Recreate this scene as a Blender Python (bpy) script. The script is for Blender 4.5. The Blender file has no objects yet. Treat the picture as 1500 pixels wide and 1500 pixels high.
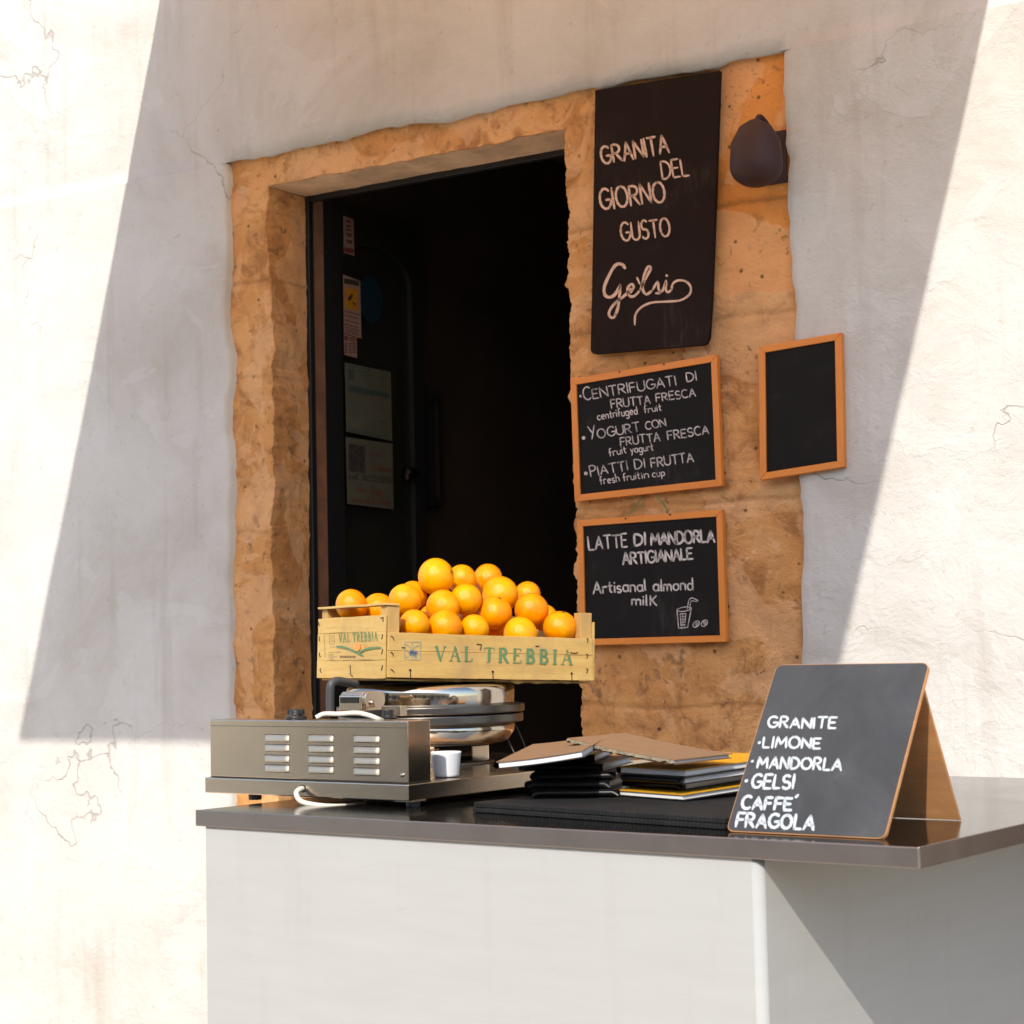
import bpy, bmesh, math, random
from mathutils import Vector, Matrix, noise
random.seed(7)
SC = bpy.context.scene
COL = SC.collection

# ------------------------------------------------------------------ camera
TH, PITCH, ROLL, FPX = math.radians(31.5), math.atan(200 / 2700), 0.022, 2700.0
EYE = Vector((0, 0, 1.40))
H = Vector((-math.sin(TH), math.cos(TH), 0))          # horizontal heading
R0 = Vector((math.cos(TH), math.sin(TH), 0))
FW = H * math.cos(PITCH) + Vector((0, 0, math.sin(PITCH)))
U0 = R0.cross(FW)
RT = R0 * math.cos(ROLL) - U0 * math.sin(ROLL)
UP = U0 * math.cos(ROLL) + R0 * math.sin(ROLL)
cam_d = bpy.data.cameras.new('camera')
cam = bpy.data.objects.new('camera', cam_d)
COL.objects.link(cam)
M = Matrix.Identity(4)
for i in range(3):
    M[i][0], M[i][1], M[i][2], M[i][3] = RT[i], UP[i], -FW[i], EYE[i]
cam.matrix_world = M
cam_d.sensor_width = 36
cam_d.lens = 36 * FPX / 1500
cam_d.clip_end = 500
cam_d.dof.use_dof = True
cam_d.dof.focus_distance = 3.85
cam_d.dof.aperture_fstop = 9
SC.camera = cam

# ------------------------------------------------------------------ sky, sun, exposure
SUN_EL = math.radians(38)
sd = (-H) * math.cos(math.radians(15)) + (-R0) * math.sin(math.radians(15))
SUN = Vector((sd.x * math.cos(SUN_EL), sd.y * math.cos(SUN_EL), math.sin(SUN_EL)))
w = bpy.data.worlds.new('World')
SC.world = w
w.use_nodes = True
nt = w.node_tree
sky = nt.nodes.new('ShaderNodeTexSky')
sky.sky_type = 'NISHITA'
sky.sun_disc = False
sky.sun_elevation = SUN_EL
sky.sun_rotation = math.atan2(SUN.x, SUN.y)
nt.links.new(sky.outputs[0], nt.nodes['Background'].inputs[0])
nt.nodes['Background'].inputs[1].default_value = 0.15
sl = bpy.data.lights.new('sun', 'SUN')
sl.energy = 2.3
sl.angle = math.radians(0.5)
sl.color = (1.0, 0.94, 0.84)
so = bpy.data.objects.new('sun', sl)
COL.objects.link(so)
so.rotation_euler = (-SUN).to_track_quat('-Z', 'Y').to_euler()
so.location = SUN * 20
SC.view_settings.view_transform = 'Standard'
SC.view_settings.look = 'None'
SC.view_settings.exposure = 1.0
SC.view_settings.gamma = 1
SC.cycles.max_bounces = 10
SC.cycles.caustics_reflective = False
SC.cycles.caustics_refractive = False

# ------------------------------------------------------------------ photo -> place helpers
def ray(px, py):
    return (FW + RT * ((px - 750) / FPX) + UP * ((750 - py) / FPX))
def at(px, py, d):
    r = ray(px, py)
    return EYE + r * (d / r.dot(H))
def onplane(px, py, p, n):
    r = ray(px, py)
    return EYE + r * ((p - EYE).dot(n) / r.dot(n))
def onz(px, py, z):
    return onplane(px, py, Vector((0, 0, z)), Vector((0, 0, 1)))
D = 4.08
def onwall(px, py, y=D):
    return onplane(px, py, Vector((0, y, 0)), Vector((0, 1, 0)))
ZC = EYE.z - 0.283                                     # counter top
CA = math.radians(37.9)
AX = R0 * math.cos(CA) - H * math.sin(CA)              # along the counter, to the right
NX = R0 * math.sin(CA) + H * math.cos(CA)              # across it, towards the wall
ZV = Vector((0, 0, 1))

# ------------------------------------------------------------------ materials
MATS = {}
class NT:
    def __init__(s, name):
        s.m = bpy.data.materials.new(name); s.m.use_nodes = True
        s.t = s.m.node_tree; s.b = s.t.nodes['Principled BSDF']
    def n(s, typ, **kw):
        k = s.t.nodes.new(typ)
        for a, v in kw.items():
            if a in k.inputs.keys() if isinstance(a, str) else False: k.inputs[a].default_value = v
            else: setattr(k, a, v)
        return k
    def l(s, a, b): s.t.links.new(a, b)
    def coord(s, scale=(1, 1, 1), out='Object'):
        c = s.t.nodes.new('ShaderNodeTexCoord'); m = s.t.nodes.new('ShaderNodeMapping')
        m.inputs['Scale'].default_value = scale
        s.l(c.outputs[out], m.inputs[0]); return m.outputs[0]
    def noise(s, vec, scale, detail=6, rough=.6, dist=0):
        k = s.t.nodes.new('ShaderNodeTexNoise')
        k.inputs['Scale'].default_value = scale; k.inputs['Detail'].default_value = detail
        k.inputs['Roughness'].default_value = rough; k.inputs['Distortion'].default_value = dist
        s.l(vec, k.inputs['Vector']); return k.outputs['Fac']
    def ramp(s, fac, stops):
        k = s.t.nodes.new('ShaderNodeValToRGB'); e = k.color_ramp.elements
        while len(e) < len(stops): e.new(.5)
        for q, (p, c) in zip(e, stops):
            q.position = p; q.color = (*c, 1) if len(c) == 3 else c
        s.l(fac, k.inputs[0]); return k.outputs[0]
    def mix(s, fac, a, b, mode='MIX'):
        k = s.t.nodes.new('ShaderNodeMix'); k.data_type = 'RGBA'; k.blend_type = mode
        for i, v in ((0, fac), (6, a), (7, b)):
            if hasattr(v, 'is_linked') or hasattr(v, 'links'): s.l(v, k.inputs[i])
            elif i == 0: k.inputs[0].default_value = v
            else: k.inputs[i].default_value = (*v, 1)
        return k.outputs[2]
    def math(s, op, a, b=0.0):
        k = s.t.nodes.new('ShaderNodeMath'); k.operation = op
        for i, v in ((0, a), (1, b)):
            if hasattr(v, 'links'): s.l(v, k.inputs[i])
            else: k.inputs[i].default_value = v
        return k.outputs[0]
    def bump(s, h, strength=.3, dist=.01, prev=None):
        k = s.t.nodes.new('ShaderNodeBump')
        k.inputs['Strength'].default_value = strength; k.inputs['Distance'].default_value = dist
        s.l(h, k.inputs['Height'])
        if prev is not None: s.l(prev, k.inputs['Normal'])
        s.l(k.outputs[0], s.b.inputs['Normal']); return k.outputs[0]
    def col(s, c):
        if hasattr(c, 'links'): s.l(c, s.b.inputs['Base Color'])
        else: s.b.inputs['Base Color'].default_value = (*c, 1)
    def set(s, **kw):
        for a, v in kw.items():
            i = s.b.inputs[a.replace('_', ' ')]
            if hasattr(v, 'links'): s.l(v, i)
            else: i.default_value = v

def simple(name, c, rough=.6, metal=0, var=.12, scale=20, bump=.1, bscale=120, bd=.001):
    t = NT(name); v = t.coord()
    f = t.noise(v, scale)
    lo = tuple(x * (1 - var) for x in c); hi = tuple(min(1, x * (1 + var)) for x in c)
    t.col(t.ramp(f, [(.3, lo), (.7, hi)]))
    r = t.noise(v, scale * 2.3)
    t.set(Roughness=t.math('MULTIPLY_ADD', r, .25) if False else rough, Metallic=metal)
    if bump: t.bump(t.noise(v, bscale, 3), bump, bd)
    return t.m

def stone_mat():
    t = NT('limestone'); v = t.coord()
    big = t.noise(v, 3.1, 5, .6, .4)
    c = t.ramp(big, [(.28, (.50, .225, .072)), (.47, (.64, .31, .108)), (.62, (.74, .395, .16)), (.8, (.66, .35, .148))])
    mid = t.noise(v, 13, 8, .68, .6)
    c = t.mix(t.ramp(mid, [(.36, (1, 1, 1)), (.52, (0, 0, 0))]), c, (.42, .19, .068))
    c = t.mix(t.math('MULTIPLY', t.ramp(t.noise(v, 24, 8, .7, .3), [(.56, (0, 0, 0)), (.70, (1, 1, 1))]), .55), c, (.78, .48, .26))
    # upper skim of smooth orange render on the right pier
    sx = t.t.nodes.new('ShaderNodeSeparateXYZ'); t.l(v, sx.inputs[0])
    edge = t.math('MULTIPLY_ADD', t.noise(v, 9, 5), .10)
    edge.node.inputs[2].default_value = 0
    zz = t.math('ADD', sx.outputs[2], edge)
    up = t.math('GREATER_THAN', zz, ORANGE_Z + .05)
    xr = t.math('GREATER_THAN', sx.outputs[0], ORANGE_X - XL)
    upm = t.math('MULTIPLY', up, xr)
    c = t.mix(t.math('MULTIPLY', upm, .85), c, t.ramp(t.noise(v, 5, 6, .6), [(.3, (.68, .25, .052)), (.7, (.78, .315, .075))]))
    skim = t.ramp(t.noise(v, 3.7, 7, .55, .9), [(.505, (0, 0, 0)), (.52, (1, 1, 1))])
    c = t.mix(t.math('MULTIPLY', skim, .48), c, (.78, .46, .235))
    speck = t.math('MULTIPLY', t.ramp(t.noise(v, 62, 4, .6, .4), [(.60, (0, 0, 0)), (.66, (1, 1, 1))]), t.ramp(t.noise(v, 6.5, 4, .6, .5), [(.50, (0, 0, 0)), (.60, (1, 1, 1))]))
    c = t.mix(t.math('MULTIPLY', speck, .7), c, (.20, .085, .03))
    # grey lichen spots and dark pits
    spot = t.noise(v, 30, 3, .5, .8); mask = t.noise(v, 4.2, 3, .5)
    sp = t.math('MULTIPLY', t.ramp(spot, [(.60, (0, 0, 0)), (.68, (1, 1, 1))]), t.ramp(mask, [(.45, (0, 0, 0)), (.6, (1, 1, 1))]))
    c = t.mix(t.math('MULTIPLY', sp, .6), c, (.17, .105, .062))
    vo = t.t.nodes.new('ShaderNodeTexVoronoi'); vo.inputs['Scale'].default_value = 16; vo.inputs['Randomness'].default_value = 1
    t.l(v, vo.inputs['Vector'])
    pit = t.ramp(vo.outputs['Distance'], [(.045, (1, 1, 1)), (.10, (0, 0, 0))])
    c = t.mix(t.math('MULTIPLY', pit, .75), c, (.07, .035, .015))
    ja = t.t.nodes.new('ShaderNodeAttribute'); ja.attribute_name = 'joint'
    c = t.mix(t.math('MULTIPLY', t.math('MULTIPLY', ja.outputs['Fac'], t.ramp(t.noise(v, 45, 3), [(.35, (.35, .35, .35)), (.6, (1, 1, 1))])), .5), c, (.20, .095, .04))
    t.col(c)
    t.set(Roughness=.92)
    t.b.inputs['Specular IOR Level'].default_value = .2
    rough = t.math('MULTIPLY', t.noise(v, 55, 10, .72, .3), t.math('SUBTRACT', 1.0, t.math('MULTIPLY', upm, .55)))
    b0 = t.bump(t.noise(v, 210, 5, .7), .45, .003)
    b1 = t.bump(rough, .75, .009, b0)
    b2 = t.bump(t.math('ADD', mid, t.math('MULTIPLY', skim, .10)), .7, .016, b1)
    t.bump(t.math('SUBTRACT', 1.0, pit), .6, .006, b2)
    return t.m

def wood_mat(name, a, b, knots=True, along='X', rough=.7, scale=1.0, dirt=.5):
    t = NT(name)
    sc = {'X': (2.2, 38, 38), 'Y': (38, 2.2, 38), 'Z': (38, 38, 2.2)}[along]
    v = t.coord(tuple(x * scale for x in sc))
    f = t.noise(v, 1.6, 8, .65, .35)
    c = t.ramp(f, [(.25, a), (.5, tuple((x + y) / 2 for x, y in zip(a, b))), (.78, b)])
    v2 = t.coord()
    st = t.noise(v2, 9, 6, .65, .5)
    c = t.mix(t.math('MULTIPLY', t.ramp(st, [(.50, (0, 0, 0)), (.72, (1, 1, 1))]), dirt), c, tuple(x * .62 + .05 for x in a))
    fi = t.noise(t.coord(tuple(x * scale * 3.2 for x in sc)), 2.1, 4, .6)
    c = t.mix(t.math('MULTIPLY', t.ramp(fi, [(.60, (0, 0, 0)), (.66, (1, 1, 1))]), .3), c, tuple(x * .5 for x in a))
    t.col(c); t.set(Roughness=rough)
    t.bump(f, .25, .0015)
    return t.m

def orange_mat():
    t = NT('orange_peel'); v = t.coord()
    info = t.t.nodes.new('ShaderNodeObjectInfo')
    off = t.t.nodes.new('ShaderNodeVectorMath'); off.operation = 'ADD'
    t.l(v, off.inputs[0])
    sc = t.math('MULTIPLY', info.outputs['Random'], 37.0); t.l(sc, off.inputs[1])
    v = off.outputs[0]
    c = t.mix(info.outputs['Random'], (.77, .215, .0001), (.80, .335, .0001))
    big = t.noise(v, 1.3, 4, .55)
    c = t.mix(t.math('MULTIPLY', t.ramp(big, [(.45, (0, 0, 0)), (.75, (1, 1, 1))]), .6), c, (.80, .405, .0004))
    t.col(c)
    vo = t.t.nodes.new('ShaderNodeTexVoronoi'); vo.inputs['Scale'].default_value = 46
    t.l(v, vo.inputs['Vector'])
    t.set(Roughness=.20, Subsurface_Weight=.0)
    t.b.inputs['Subsurface Radius'].default_value = (.02, .008, .002)
    t.b.inputs['Subsurface Scale'].default_value = .3
    t.b.inputs['Specular IOR Level'].default_value = .30
    b = t.bump(vo.outputs['Distance'], .30, .0009)
    t.bump(t.noise(v, 4, 3), .15, .004, b)
    return t.m

def chalk_mat(name, c, lo=.30, hi=.52, scale=420, rough=.9):
    """chalk, paint or ink: worn through in specks by the grain of what it lies on"""
    t = NT(name); v = t.coord()
    t.col(c); t.set(Roughness=rough)
    f = t.noise(v, scale, 4, .7); f2 = t.noise(v, scale * .12, 4, .6)
    s = t.math('MULTIPLY_ADD', f2, .5); s.node.inputs[2].default_value = 0
    a = t.ramp(t.math('ADD', t.math('MULTIPLY', f, .5), s), [(lo, (0, 0, 0)), (hi, (1, 1, 1))])
    t.l(a, t.b.inputs['Alpha'])
    return t.m

def slate_mat(name, c, rough=.6):
    t = NT(name); v = t.coord()
    f = t.noise(v, 7, 6, .6, .8); g = t.noise(t.coord((60, 60, 9)), 1.5, 5, .6)
    a = t.ramp(f, [(.35, tuple(x * .8 for x in c)), (.75, tuple(x * 1.25 for x in c))])
    s = t.math('MULTIPLY', t.ramp(f, [(.52, (0, 0, 0)), (.78, (1, 1, 1))]), t.ramp(g, [(.45, (0, 0, 0)), (.7, (1, 1, 1))]))
    t.col(t.mix(t.math('MULTIPLY', s, .22), a, (.16, .15, .14)))
    t.set(Roughness=rough); t.b.inputs['Specular IOR Level'].default_value = .12
    t.bump(t.noise(v, 300, 3), .1, .0006)
    return t.m

def steel_mat(name, c, rough, brushed=None, smudge=.12):
    t = NT(name); v = t.coord(brushed or (1, 1, 1))
    f = t.noise(v, 30 if brushed else 8, 4, .6)
    t.col(t.ramp(f, [(.3, tuple(x * .9 for x in c)), (.7, c)]))
    sm = t.noise(t.coord(), 14, 6, .65, .4)
    r = t.math('MULTIPLY_ADD', sm, smudge * 2); r.node.inputs[2].default_value = max(.02, rough - smudge)
    t.set(Metallic=1.0, Roughness=r)
    t.bump(f if brushed else t.noise(t.coord(), 12, 3), .05 if brushed else .06, .0008 if brushed else .002)
    return t.m

def top_mat():
    t = NT('black_counter_top'); v = t.coord()
    fl = t.t.nodes.new('ShaderNodeTexVoronoi'); fl.inputs['Scale'].default_value = 95
    t.l(v, fl.inputs['Vector'])
    dust = t.ramp(fl.outputs['Distance'], [(.05, (1, 1, 1)), (.11, (0, 0, 0))])
    dm = t.ramp(t.noise(v, 5, 4), [(.48, (0, 0, 0)), (.66, (1, 1, 1))])
    d = t.math('MULTIPLY', t.math('MULTIPLY', dust, dm), .6)
    t.col(t.mix(d, (.006, .0055, .005), (.28, .24, .20)))
    sm = t.noise(v, 6, 6, .6, .5)
    r = t.math('MULTIPLY_ADD', sm, .16); r.node.inputs[2].default_value = .04
    t.set(Roughness=t.math('ADD', r, d)); t.b.inputs['Specular IOR Level'].default_value = .3
    return t.m

def plaster_mat():
    t = NT('limewash'); v = t.coord()
    f = t.noise(v, 1.7, 9, .66, .5)
    c = t.ramp(f, [(.28, (.43, .40, .35)), (.48, (.53, .51, .475)), (.62, (.57, .555, .525)), (.8, (.50, .475, .435))])
    patch = t.ramp(t.noise(v, 2.9, 8, .6, .8), [(.57, (0, 0, 0)), (.585, (1, 1, 1))])
    c = t.mix(t.math('MULTIPLY', patch, .30), c, (.61, .60, .58))
    drip = t.ramp(t.noise(t.coord((9, 9, .7)), 1.6, 6, .6), [(.56, (0, 0, 0)), (.72, (1, 1, 1))])
    c = t.mix(t.math('MULTIPLY', drip, .28), c, (.34, .29, .23))
    vo = t.t.nodes.new('ShaderNodeTexVoronoi'); vo.feature = 'DISTANCE_TO_EDGE'; vo.inputs['Scale'].default_value = 1.15
    ds = t.t.nodes.new('ShaderNodeTexNoise'); ds.inputs['Scale'].default_value = 5; ds.inputs['Detail'].default_value = 6; t.l(v, ds.inputs['Vector'])
    mv = t.t.nodes.new('ShaderNodeVectorMath'); mv.operation = 'MULTIPLY_ADD'; t.l(ds.outputs['Color'], mv.inputs[0]); mv.inputs[1].default_value = (.35,) * 3; t.l(v, mv.inputs[2])
    t.l(mv.outputs[0], vo.inputs['Vector'])
    crack = t.math('MULTIPLY', t.ramp(vo.outputs['Distance'], [(.0006, (1, 1, 1)), (.0024, (0, 0, 0))]), t.ramp(t.noise(v, 1.3, 3), [(.50, (0, 0, 0)), (.58, (1, 1, 1))]))
    c = t.mix(t.math('MULTIPLY', crack, .55), c, (.26, .21, .16))
    pit = t.ramp(t.noise(v, 40, 4, .6), [(.66, (0, 0, 0)), (.72, (1, 1, 1))])
    c = t.mix(t.math('MULTIPLY', pit, .35), c, (.36, .27, .18))
    t.col(c)
    t.set(Roughness=.95); t.b.inputs['Specular IOR Level'].default_value = .15
    b = t.bump(t.noise(v, 9, 9, .68, .4), .6, .016)
    b = t.bump(t.noise(t.coord((30, 30, 90)), 1.2, 4), .2, .003, b)
    b = t.bump(patch, .4, .002, b)
    t.bump(t.math('SUBTRACT', 1.0, crack), .6, .004, b)
    return t.m

def awning_mat():
    t = NT('awning_canvas'); v = t.coord()
    t.col((.82, .56, .33)); t.set(Roughness=.9)
    tr = t.t.nodes.new('ShaderNodeBsdfTranslucent'); tr.inputs[0].default_value = (.95, .66, .40, 1)
    mx = t.t.nodes.new('ShaderNodeMixShader'); mx.inputs[0].default_value = .93
    t.l(t.b.outputs[0], mx.inputs[1]); t.l(tr.outputs[0], mx.inputs[2])
    t.l(mx.outputs[0], t.t.nodes['Material Output'].inputs[0])
    t.bump(t.noise(v, 200, 2), .1, .001)
    return t.m

def paper_edge_mat():
    t = NT('page_edges'); v = t.coord((3, 3, 900))
    f = t.noise(v, 1, 2)
    t.col(t.ramp(f, [(.35, (.50, .48, .47)), (.55, (.80, .78, .76))]))
    t.set(Roughness=.8); t.bump(f, .3, .001)
    return t.m

def glass_mat():
    t = NT('door_glass'); t.col((.022, .024, .018))
    t.set(Roughness=.04, Metallic=0.0)
    t.b.inputs['Alpha'].default_value = .35
    return t.m

# ------------------------------------------------------------------ mesh helpers
def link(name, me, parent=None):
    o = bpy.data.objects.new(name, me); COL.objects.link(o)
    if parent is not None: o.parent = parent
    return o
def make(name, bm, mat, parent=None, smooth=False, bevel=0, seg=2, sub=0):
    bmesh.ops.recalc_face_normals(bm, faces=bm.faces[:])
    me = bpy.data.meshes.new(name); bm.to_mesh(me); bm.free()
    for m in (mat if isinstance(mat, (list, tuple)) else [mat]): me.materials.append(m)
    o = link(name, me, parent)
    if smooth:
        me.polygons.foreach_set('use_smooth', [True] * len(me.polygons))
    if bevel:
        b = o.modifiers.new('bevel', 'BEVEL'); b.width = bevel; b.segments = seg; b.limit_method = 'ANGLE'; b.angle_limit = math.radians(40)
        b.harden_normals = False
    return o
def tag(o, label, cat, group=None, kind=None):
    o['label'] = label; o['category'] = cat
    if group: o['group'] = group
    if kind: o['kind'] = kind
    return o
def empty(name, loc, mw=None):
    o = bpy.data.objects.new(name, None); COL.objects.link(o); o.empty_display_size = .05
    o.matrix_world = mw if mw is not None else Matrix.Translation(loc)
    return o
def frame(o, ex, ey, ez):
    m = Matrix.Identity(4)
    for i in range(3): m[i][0], m[i][1], m[i][2], m[i][3] = ex[i], ey[i], ez[i], o[i]
    return m
def box(bm, x0, y0, z0, x1, y1, z1, mw=None, mi=0):
    vs = [bm.verts.new(Vector((x, y, z))) for x in (x0, x1) for y in (y0, y1) for z in (z0, z1)]
    for f in ((0, 1, 3, 2), (4, 6, 7, 5), (0, 4, 5, 1), (2, 3, 7, 6), (0, 2, 6, 4), (1, 5, 7, 3)):
        q = bm.faces.new([vs[i] for i in f]); q.material_index = mi
    if mw is not None:
        for v_ in vs: v_.co = mw @ v_.co
    return vs
def wbox(x0, y0, z0, x1, y1, z1, n=(6, 1, 3), jit=.0008, seed=0):
    """a board with slightly wandering faces"""
    bm = bmesh.new(); box(bm, x0, y0, z0, x1, y1, z1)
    for ax, k in enumerate(n):
        if k > 1:
            lo, hi = (x0, y0, z0)[ax], (x1, y1, z1)[ax]
            for i in range(1, k):
                p = Vector((0, 0, 0)); p[ax] = lo + (hi - lo) * i / k
                nn = Vector((0, 0, 0)); nn[ax] = 1
                bmesh.ops.bisect_plane(bm, geom=bm.verts[:] + bm.edges[:] + bm.faces[:], plane_co=p, plane_no=nn)
    for v_ in bm.verts:
        v_.co += noise.noise_vector(v_.co * 14 + Vector((seed * 3.1, seed, 0))) * jit
    return bm
def lathe(bm, prof, c=(0, 0, 0), n=48, axis='Z', cap=True):
    rings = []
    for r, z in prof:
        ring = []
        for i in range(n):
            a = 2 * math.pi * i / n
            p = (r * math.cos(a), r * math.sin(a), z)
            if axis == 'Y': p = (r * math.cos(a), z, r * math.sin(a))
            if axis == 'X': p = (z, r * math.cos(a), r * math.sin(a))
            ring.append(bm.verts.new(Vector(p) + Vector(c)))
        rings.append(ring)
    for a, b in zip(rings, rings[1:]):
        for i in range(n):
            bm.faces.new((a[i], a[(i + 1) % n], b[(i + 1) % n], b[i]))
    if cap:
        bm.faces.new(rings[0][::-1]); bm.faces.new(rings[-1])
def catmull(pts, k=6):
    pts = [Vector(p) for p in pts]
    if len(pts) < 3: return pts
    out = []
    P_ = [pts[0] * 2 - pts[1]] + pts + [pts[-1] * 2 - pts[-2]]
    for i in range(1, len(P_) - 2):
        a, b, c, d = P_[i - 1:i + 3]
        for j in range(k):
            t_ = j / k
            out.append(.5 * ((2 * b) + (c - a) * t_ + (2 * a - 5 * b + 4 * c - d) * t_ ** 2 + (3 * b - a - 3 * c + d) * t_ ** 3))
    out.append(pts[-1]); return out
def tube(bm, pts, r, n=10, smooth=True, k=6, taper=None):
    pts = catmull(pts, k) if smooth else [Vector(p) for p in pts]
    rings = []; up = None
    for i, p in enumerate(pts):
        t_ = (pts[min(i + 1, len(pts) - 1)] - pts[max(i - 1, 0)]).normalized()
        if up is None:
            up = t_.orthogonal().normalized()
        up = (up - t_ * up.dot(t_)).normalized(); s = t_.cross(up)
        rr = r * (taper(i / max(1, len(pts) - 1)) if taper else 1)
        rings.append([bm.verts.new(p + (up * math.cos(2 * math.pi * j / n) + s * math.sin(2 * math.pi * j / n)) * rr) for j in range(n)])
    for a, b in zip(rings, rings[1:]):
        for j in range(n): bm.faces.new((a[j], a[(j + 1) % n], b[(j + 1) % n], b[j]))
    bm.faces.new(rings[0][::-1]); bm.faces.new(rings[-1])
def prism(bm, poly, y0, y1, mi=0):
    """poly in x,z extruded along y"""
    a = [bm.verts.new((x, y0, z)) for x, z in poly]; b = [bm.verts.new((x, y1, z)) for x, z in poly]
    n = len(poly)
    f = [bm.faces.new(a), bm.faces.new(b[::-1])]
    for i in range(n): f.append(bm.faces.new((a[i], b[i], b[(i + 1) % n], a[(i + 1) % n])))
    for q in f: q.material_index = mi
def rrect(x0, z0, x1, z1, r, k=5):
    o = []
    for cx, cz, a0 in ((x1 - r, z1 - r, 0), (x0 + r, z1 - r, 90), (x0 + r, z0 + r, 180), (x1 - r, z0 + r, 270)):
        for i in range(k + 1):
            a = math.radians(a0 + 90 * i / k); o.append((cx + r * math.cos(a), cz + r * math.sin(a)))
    return o

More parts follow.
